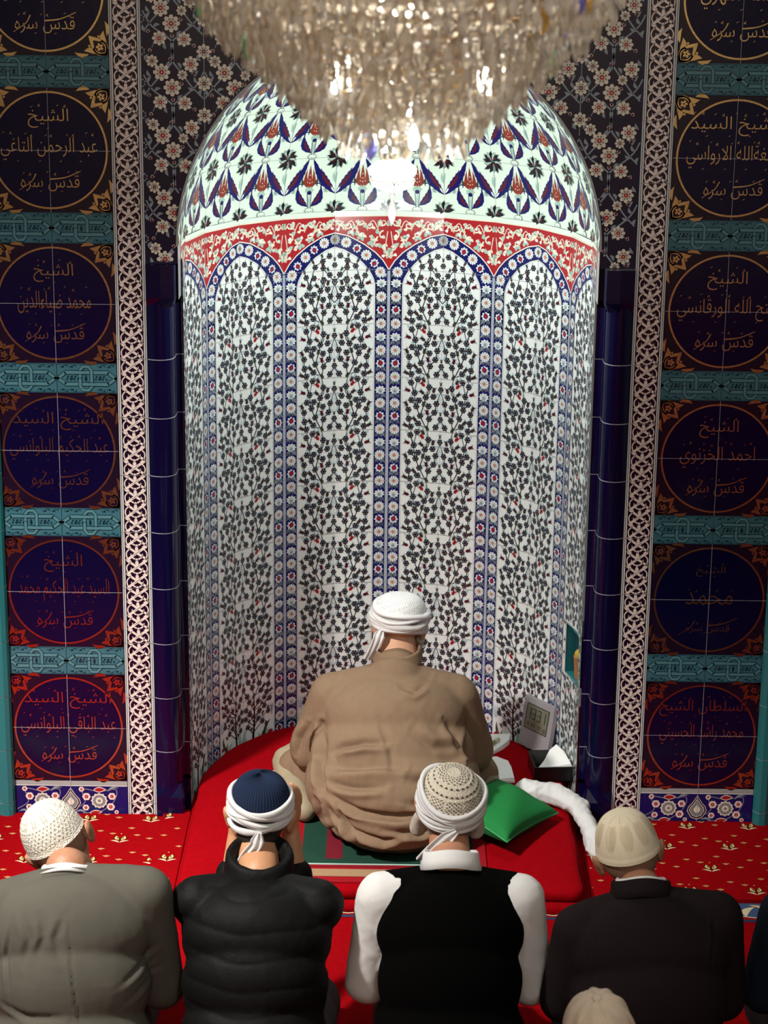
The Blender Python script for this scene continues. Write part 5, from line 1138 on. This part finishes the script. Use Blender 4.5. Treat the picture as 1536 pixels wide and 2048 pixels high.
s = Soup(); th = np.linspace(0, 2 * PI, 12, endpoint=False); s.grid(BEI, np.array([fn(th, np.full(12, t), h + np.zeros(12)) for t, h in ((0.955, 0.0), (0.96, 0.004), (0.985, 0.005), (0.998, 0.005))]), close_v=True); s.build('button', cp, smooth=True)

# ------------------------------------------------------------------ things on the mats
Z = 0.087
# green cushion
GREEN = mat('green_velvet', (0.012, 0.19, 0.045), rough=0.8, sheen=0.0, spec=0.2, bump=('noise', 300, 0.3, 0.002))
cu = thing('cushion', 'green velvet cushion lying tilted between the seated man and the white cloth', 'cushion', (0.398, -0.25, 0.165), (R(-6), R(14), R(-33)))
def pillow(a, b, h, n=40, pinch=0.10):
    s = Soup()
    for top in (1, -1):
        G = []
        for u in np.linspace(-1, 1, n):
            row = []
            for v in np.linspace(-1, 1, n):
                k = ((1 - u * u) * (1 - v * v)) ** 0.40
                x = a * u * (1 - pinch * (1 - v * v)); y = b * v * (1 - pinch * (1 - u * u))
                row.append((x, y, top * h * k + 0.004 * math.sin(5 * u + 3 * v) * k))
            G.append(row)
        s.grid(GREEN, np.array(G))
    return s
s = pillow(0.130, 0.185, 0.058); s.build('cushion_cover', cu, smooth=True)
pts = []
for k in range(80):
    t = k / 20.0; sd = int(t); f = t - sd; u, v = [(-1 + 2 * f, -1), (1, -1 + 2 * f), (1 - 2 * f, 1), (-1, 1 - 2 * f)][sd]
    pts.append(Vector((0.130 * u * (1 - 0.10 * (1 - v * v)), 0.185 * v * (1 - 0.10 * (1 - u * u)), 0)))
G = []
for i, p in enumerate(pts):
    tg = (pts[(i + 1) % 80] - pts[i - 1]).normalized(); sd_ = tg.cross(Vector((0, 0, 1)))
    G.append([tuple(p + (sd_ * math.cos(a) + Vector((0, 0, 1)) * math.sin(a)) * 0.0035) for a in np.linspace(0, 2 * PI, 8, endpoint=False)])
s = Soup(); s.grid(mat('green_piping', (0.02, 0.26, 0.07), rough=0.6), np.array(G), close_u=True, close_v=True); s.build('piping', cu, smooth=True)

# white cloth
cl = blob('cloth', [('c', (0.50, 0.00, 0.125), (0.60, -0.03, 0.125), 0.042, 0.040), ('c', (0.60, -0.03, 0.125), (0.67, -0.10, 0.115), 0.038, 0.034), ('c', (0.67, -0.10, 0.11), (0.712, -0.24, 0.075), 0.033, 0.034), ('c', (0.712, -0.24, 0.07), (0.735, -0.36, 0.055), 0.036, 0.040), ('c', (0.62, 0.01, 0.12), (0.69, -0.10, 0.115), 0.025, 0.022)], CLOTHW, None, 0.005, 4,
    lambda co, no: np.maximum(co + no * ((waves(co, 77, 2.6) * 0.013)[:, None]), np.stack([co[:, 0] * 0 - 9, co[:, 0] * 0 - 9, np.where(co[:, 0] > 0.672, 0.022, 0.088)], 1)))
tag(cl, 'crumpled white cloth trailing from the green cushion over the mat edge', 'cloth')

# folded tissues on the mat
TIS = mat('tissue_paper', (0.85, 0.86, 0.86), rough=0.9, spec=0.1)
def sheet(name, pts, z, label, layers=3, th=0.004, group=None):
    s = Soup(); n = len(pts); pts = np.array(pts); c = pts.mean(0)
    for L in range(layers):
        q = c + (pts - c) * (1 - 0.02 * L); z0 = z + L * th * 1.2; z1 = z0 + th
        bot = np.concatenate([q, np.full((n, 1), z0)], 1); top = np.concatenate([q, (z1 + 0.006 * np.sin(np.arange(n) * 2.1 + L) ** 2)[:, None]], 1); mid = np.array([[c[0], c[1], z1 + 0.001]])
        s.add(TIS, np.concatenate([bot, top, mid]), [(i, (i + 1) % n, n + (i + 1) % n, n + i) for i in range(n)] + [(n + i, n + (i + 1) % n, 2 * n) for i in range(n)] + [tuple(range(n))[::-1]])
    return tag(s.build(name), label, 'tissue', group)
sheet('tissue', [(0.335, 0.545), (0.42, 0.56), (0.475, 0.575), (0.466, 0.50), (0.44, 0.45), (0.40, 0.40), (0.33, 0.385)], Z, 'folded white tissue with a small green tube on it, farther one', group='folded tissues on the mat')
sheet('tissue', [(0.36, 0.33), (0.41, 0.35), (0.452, 0.32), (0.462, 0.25), (0.468, 0.15), (0.40, 0.145), (0.36, 0.2)], Z, 'folded white tissue lying nearer the green cushion', group='folded tissues on the mat')
s = Soup(); G = []
a0, b0 = Vector((0.365, 0.40, 0.112)), Vector((0.425, 0.49, 0.112)); d = (b0 - a0).normalized(); sd_ = d.cross(Vector((0, 0, 1)))
TUBE = mat('olive_tube', (0.30, 0.33, 0.12), rough=0.35); TUBC = mat('pale_tube_cap', (0.55, 0.52, 0.35), rough=0.4)
def rod(mt, f0, f1, r):
    G = [[tuple(a0 + (b0 - a0) * f + (sd_ * math.cos(a) + Vector((0, 0, 1)) * math.sin(a)) * rr) for a in np.linspace(0, 2 * PI, 12, endpoint=False)] for f, rr in ((f0, r * .6), (f0 + 0.02, r), (f1 - 0.02, r), (f1, r * .6))]
    s.grid(mt, np.array(G), close_v=True); s.add(mt, G[0], [tuple(range(12))]); s.add(mt, G[-1], [tuple(range(12))])
tb = thing('tube', 'small olive green tube lying on the folded tissue', 'tube', (0, 0, 0)); rod(TUBE, 0, 0.72, 0.0075); s.build('tube_body', tb, smooth=True); s = Soup(); rod(TUBC, 0.73, 1.0, 0.008); s.build('tube_cap', tb, smooth=True)

# black open box with tissues
BOX = mat('black_leatherette', (0.006, 0.006, 0.007), rough=0.3, spec=0.5); BOXI = mat('box_lining', (0.035, 0.035, 0.038), rough=0.8)
bx = thing('tissue_box', 'open black tissue box with white tissues, below the grey clock', 'box', (0.605, 0.245, Z), (0, 0, R(5)))
s = Soup(); w, dd, h, t_ = 0.074, 0.080, 0.055, 0.005
s.box(BOX, -w, w, -dd, dd, 0, t_)
for x0, x1, y0, y1 in ((-w, w, -dd, -dd + t_), (-w, w, dd - t_, dd), (-w, -w + t_, -dd, dd), (w - t_, w, -dd, dd)): s.box(BOX, x0, x1, y0, y1, 0, h)
s.box(BOXI, -w + t_, w - t_, dd - t_ - 0.001, dd - t_ - 0.0002, 0, h - 0.002)
o = s.build('box_body', bx); bv = o.modifiers.new('b', 'BEVEL'); bv.width = 0.0015; bv.segments = 2
s = Soup(); tz = 0.03
q = [(-0.066, -0.072), (0.066, -0.060), (0.052, 0.03), (0.030, 0.078), (0.0, 0.055), (-0.03, -0.01)]
for L in range(4):
    zz_ = [0.036, 0.048, 0.062, 0.07, 0.058, 0.045]; pts3 = [(x * (1 - .02 * L), y * (1 - .02 * L), z + L * 0.003) for (x, y), z in zip(q, zz_)]
    n = 6; s.add(TIS, pts3 + [(x, y, z - 0.0025) for x, y, z in pts3], [tuple(range(6)), tuple(range(6, 12))[::-1]] + [(i, (i + 1) % 6, 6 + (i + 1) % 6, 6 + i) for i in range(6)])
tag(s.build('tissues', bx), 'white folded tissues')

# digital clock leaning on the niche wall
bl = Vector((0.507, 0.505, Z + 0.004)); ex = Vector((0.101, -0.170, 0.019)).normalized(); ez = Vector((0.032, 0.025, 0.19)); ez = (ez - 0.6 * ex * ez.dot(ex)).normalized(); ey = ez.cross(ex).normalized(); ex = ey.cross(ez).normalized(); bl = bl - ey * 0.012
ck = thing('digital_clock', 'grey digital clock with LCD reading 1331, leaning on the niche tiles', 'clock')
ck.matrix_world = Matrix.Translation(bl) @ Matrix((ex, ey, ez)).transposed().to_4x4() @ Matrix.Diagonal((1.68, 1.0, 1.15, 1))
CW, CH = 0.112, 0.165
s = Soup(); s.box(mat('grey_plastic', (0.28, 0.26, 0.28), rough=0.45), 0, CW, 0, 0.022, 0, CH); o = s.build('clock_case', ck); bv = o.modifiers.new('b', 'BEVEL'); bv.width = 0.003; bv.segments = 3
s = Soup(); s.box(mat('lcd_glass', (0.15, 0.16, 0.11), rough=0.25), 0.014, 0.098, -0.0010, 0.001, 0.062, 0.142)
fr = mat('lcd_frame', (0.02, 0.02, 0.02), rough=0.4)
for x0, x1, z0, z1 in ((0.013, 0.099, 0.061, 0.0635), (0.013, 0.099, 0.1405, 0.143), (0.013, 0.0155, 0.061, 0.143), (0.0965, 0.099, 0.061, 0.143)): s.box(fr, x0, x1, -0.0014, 0.001, z0, z1)
o = s.build('clock_screen', ck)
s = Soup(); dk = mat('lcd_digit', (0.015, 0.018, 0.012), rough=0.4); SEGS = {'1': 'bc', '3': 'abgcd', '2': 'abged', '0': 'abcdef', '5': 'afgcd', '7': 'abc', '6': 'afgedc', '8': 'abcdefg'}
def digit(ch, x, z, w, h, t):
    B = dict(a=(x, x + w, z + h - t, z + h), g=(x, x + w, z + h / 2 - t / 2, z + h / 2 + t / 2), d=(x, x + w, z, z + t), b=(x + w - t, x + w, z + h / 2, z + h), c=(x + w - t, x + w, z, z + h / 2), f=(x, x + t, z + h / 2, z + h), e=(x, x + t, z, z + h / 2))
    for k in SEGS[ch]: x0, x1, z0, z1 = B[k]; s.box(dk, x0, x1, -0.0016, -0.0009, z0, z1)
for ch, x in zip('1331', (0.018, 0.036, 0.056, 0.074)): digit(ch, x, 0.096, 0.014, 0.036, 0.0028)
for ch, x in zip('150122', (0.020, 0.027, 0.039, 0.046, 0.064, 0.071)): digit(ch, x, 0.072, 0.005, 0.012, 0.0011)
digit('8', 0.084, 0.068, 0.008, 0.012, 0.0013)
s.build('lcd_digits', o)

# wooden cup with yellow sponge in the recess
cc = Vector((0.690, 0.245, 0)); zb_ = REC[2]
cup = thing('wooden_cup', 'orange brown wooden cup with yellow sponge in the turquoise recess', 'cup', (cc.x, cc.y, zb_ + 0.001))
def lathe(mt, prof_, name, parent, n=28):
    s = Soup(); a = np.linspace(0, 2 * PI, n, endpoint=False); G = [np.stack([r * np.cos(a), r * np.sin(a), np.full(n, z)], 1) for r, z in prof_]; s.grid(mt, np.array(G), close_v=True)
    s.add(mt, G[0], [tuple(range(n))[::-1]]); s.add(mt, G[-1], [tuple(range(n))]); return s.build(name, parent, smooth=True)
lathe(mat('cup_wood', (0.45, 0.19, 0.06), rough=0.5, vary=(60, 0.2, (1, 1, 0.2))), [(0.014, 0), (0.015, 0.004), (0.0195, 0.078), (0.0205, 0.080), (0.0205, 0.084), (0.0175, 0.084), (0.016, 0.060)], 'cup_body', cup)
blob('sponge', [('e', (cc.x, cc.y, zb_ + 0.090), (0.0175, 0.0175, 0.020))], mat('yellow_sponge', (0.55, 0.36, 0.02), rough=0.9, bump=('noise', 120, 0.6, 0.003)), None, 0.003, 2)
sp = bpy.data.objects['sponge']; tag(sp, 'rounded yellow sponge sitting in the mouth of the wooden cup', 'sponge')

# ------------------------------------------------------------------ the crystal chandelier
CHX, CHY = 0.024, -2.90
ch = thing('chandelier', 'large tiered crystal chandelier hanging in front of the niche', 'chandelier', (CHX, CHY, 0.03))
CRY = [mat('cut_crystal', (0.93, 0.91, 0.86), rough=0.03, trans=0.80, spec=1.0, ior=1.55), mat('cut_crystal_smoky', (0.82, 0.77, 0.68), rough=0.08, trans=0.55, spec=0.8, ior=1.55),
       mat('crystal_violet_sparkle_tint', (0.35, 0.35, 0.9), rough=0.05, trans=0.5, spec=1.0, film=420, metal=0.3), mat('crystal_amber_sparkle_tint', (0.95, 0.62, 0.18), rough=0.05, trans=0.5, spec=1.0, film=560, metal=0.3), mat('crystal_green_sparkle_tint', (0.3, 0.85, 0.5), rough=0.05, trans=0.5, spec=1.0, film=500, metal=0.3)]  # glass tinted to stand in for coloured refraction sparkles
BRASS = mat('chandelier_brass', (0.55, 0.38, 0.16), rough=0.3, metal=1.0)
def crystal_verts(w, h):
    # faceted almond: top point, two rings of six, bottom point, flattened in depth
    V = [(0, 0, 0)]; 
    for z, r in ((-0.22, 0.62), (-0.58, 1.0), (-0.8, 0.62)):
        for k in range(6): a = k * PI / 3; V.append((w / 2 * r * math.cos(a), w / 2 * 0.55 * r * math.sin(a), z * h))
    V.append((0, 0, -h)); F = [(0, 1 + k, 1 + (k + 1) % 6) for k in range(6)]
    for q in (0, 6): F += [(1 + q + k, 7 + q + k, 7 + q + (k + 1) % 6, 1 + q + (k + 1) % 6) for k in range(6)]
    F += [(13 + k, 19, 13 + (k + 1) % 6) for k in range(6)]
    return np.array(V), F
cv, cf = crystal_verts(0.025, 0.055); cms = []
for k in range(5):
    me = bpy.data.meshes.new('crystal'); me.from_pydata(cv.tolist(), [], cf); me.materials.append(CRY[k]); me.update(); cms.append(me)
# tier list: radius, z of the hooks
tiers = []
def rad(z): return float(np.interp(z, [2.690, 2.705, 2.73, 2.76, 2.786, 2.82, 2.859, 2.905, 2.959, 3.01, 3.08, 3.16], [0.055, 0.10, 0.135, 0.165, 0.195, 0.235, 0.275, 0.335, 0.375, 0.405, 0.43, 0.44]))
z = 2.742
while z < 3.16: tiers.append((rad(z - 0.03), z)); z += 0.031
rest = Soup(); front_c = []
rc = random.Random(8)
for ti, (r, z) in enumerate(tiers):
    n = max(14, int(2 * PI * r / 0.0235)); ph = rc.random()
    for k in range(n):
        a = (k + ph) * 2 * PI / n; x, y = r * math.cos(a), r * math.sin(a); dz = rc.uniform(-0.004, 0.004); rot = a + PI / 2 + rc.uniform(-0.5, 0.5); tl_ = rc.uniform(-0.25, 0.25)
        mk = 0 if rc.random() < 0.55 else 1
        if rc.random() < 0.02: mk = 2 + rc.randrange(3)
        item = (x, y, z + dz, rot, tl_, mk)
        if y < 0 and 2.74 < z < 3.01: front_c.append(item)
        else: front_c.append(None); rest_item = item
        if front_c[-1] is None:
            front_c.pop(); M = np.array(Euler((tl_, tl_ * 0.6, rot)).to_matrix()); rest.add(CRY[mk], cv @ M.T + [x, y, z + dz], cf)
rc.shuffle(front_c)
for i, (x, y, z, rot, tl_, mk) in enumerate(front_c):
    if i < 100:
        o = bpy.data.objects.new('crystal', cms[mk]); C.objects.link(o); o.parent = ch; o.location = (x, y, z); o.rotation_euler = (tl_, tl_ * 0.6, rot)
    else:
        M = np.array(Euler((tl_, tl_ * 0.6, rot)).to_matrix()); rest.add(CRY[mk], cv @ M.T + [x, y, z], cf)
tag(rest.build('crystal_strands', ch), kind='stuff')
s = Soup(); a = np.linspace(0, 2 * PI, 48, endpoint=False)
def torus(mt, r, z, t):
    G = [[((r + t * math.cos(b)) * math.cos(q), (r + t * math.cos(b)) * math.sin(q), z + t * math.sin(b)) for b in np.linspace(0, 2 * PI, 8, endpoint=False)] for q in a]; s.grid(mt, np.array(G), close_u=True, close_v=True)
for r, z in tiers: torus(BRASS, r - 0.004, z + 0.003, 0.0022)
for k in range(12):
    q = k * PI / 6
    for (r0, z0), (r1, z1) in zip(tiers[:-1], tiers[1:]):
        c_, s_ = math.cos(q), math.sin(q); s.add(BRASS, [((r0 - 0.004) * c_ - 0.002 * s_, (r0 - 0.004) * s_ + 0.002 * c_, z0), ((r0 - 0.004) * c_ + 0.002 * s_, (r0 - 0.004) * s_ - 0.002 * c_, z0), ((r1 - 0.004) * c_ + 0.002 * s_, (r1 - 0.004) * s_ - 0.002 * c_, z1), ((r1 - 0.004) * c_ - 0.002 * s_, (r1 - 0.004) * s_ + 0.002 * c_, z1)], [(0, 1, 2, 3)])
s.build('frame', ch, smooth=True)
lathe(BRASS, [(0.012, 2.72), (0.012, 3.3), (0.02, 3.32), (0.008, 3.34), (0.008, 4.35), (0.07, 4.36), (0.07, 4.40)], 'stem', ch)
# inner beaded bowl that closes the crystal tiers, then lit cup and drop at the bottom
BOWL = mat('beaded_glass', (0.58, 0.53, 0.45), rough=0.25, trans=0.35, spec=0.7, bump=('vor', 60, 0.8, 0.006))
s = Soup(); n = 64; aa = np.linspace(0, 2 * PI, n, endpoint=False); G = [np.stack([max(0.02, rad(z) - 0.035) * np.cos(aa), max(0.02, rad(z) - 0.035) * np.sin(aa), np.full(n, z + 0.02)], 1) for z in np.linspace(2.715, 3.14, 24)]
s.grid(BOWL, np.array(G), close_v=True); o = s.build('beaded_bowl', ch, smooth=True)
lathe(CRY[0], [(0.002, 2.715), (0.012, 2.705), (0.020, 2.695), (0.012, 2.684), (0.003, 2.676)], 'finial', ch, 12)
for k, (bx_, by_) in enumerate(((0.018, -0.205), (-0.12, -0.20), (0.14, -0.17))):
    o = lathe(mat('lit_bulb', (1, 1, 0.95), rough=0.3, emit=(1.0, 0.98, 0.9), es=10.0), [(0.003, 2.728), (0.007, 2.732), (0.009, 2.748), (0.005, 2.764), (0.001, 2.772)], 'bulb', ch); o.location = (bx_, by_, 0.10 if k else 0.0)
# small lit pendant inside the half dome
PX, PY, PZ = 0.003, 0.06, 2.262
pl = thing('pendant_lamp', 'small glowing glass lamp with bead fringe hanging inside the niche dome', 'lamp', (PX, PY, PZ))
GLOW = mat('lit_glass', (0.9, 0.92, 0.9), rough=0.2, emit=(1.0, 1.0, 0.92), es=3.0)
lathe(GLOW, [(0.030, -0.012), (0.062, -0.006), (0.078, 0.012), (0.080, 0.028), (0.060, 0.046), (0.022, 0.058)], 'glass_bowl', pl)
lathe(BRASS, [(0.016, 0.056), (0.022, 0.066), (0.004, 0.075), (0.003, 0.44)], 'rod', pl)
s = Soup()
for r, z, m_ in ((0.070, -0.010, 34), (0.066, -0.020, 32), (0.056, -0.028, 28), (0.044, -0.035, 22), (0.030, -0.041, 16), (0.016, -0.045, 8)):
    for k in range(m_):
        q = (k + (m_ % 4) / 4) * 2 * PI / m_; s.add(CRY[0], SPH[0][::1] * 0.0056 + [r * math.cos(q), r * math.sin(q), z], SPH[1])
tag(s.build('bead_fringe', pl), kind='stuff')
lathe(CRY[0], [(0.003, -0.045), (0.010, -0.060), (0.004, -0.078), (0.012, -0.095), (0.016, -0.115), (0.010, -0.138), (0.001, -0.155)], 'crystal_drop', pl, 8)
def lamp(name, loc, e, r, col=(1, 0.97, 0.9)):
    l = bpy.data.lights.new(name, 'POINT'); l.energy = e; l.shadow_soft_size = r; l.color = col; o = bpy.data.objects.new(name, l); C.objects.link(o); o.location = loc; return o
lamp('pendant_light', (PX, PY - 0.10, PZ - 0.27), 21, 0.05, (0.93, 1.0, 0.94))
lamp('chandelier_light', (CHX, CHY + 0.02, 2.66), 12, 0.04, (0.98, 1.0, 0.95))
for k in range(3): lamp('chandelier_light', (CHX + 0.33 * math.cos(2.1 * k + 4.2), CHY + 0.33 * math.sin(2.1 * k + 4.2), 3.14), 26, 0.02, (1, 0.95, 0.86))
lamp('chandelier_light', (CHX, CHY, 2.92), 20, 0.03, (1, 0.95, 0.86))
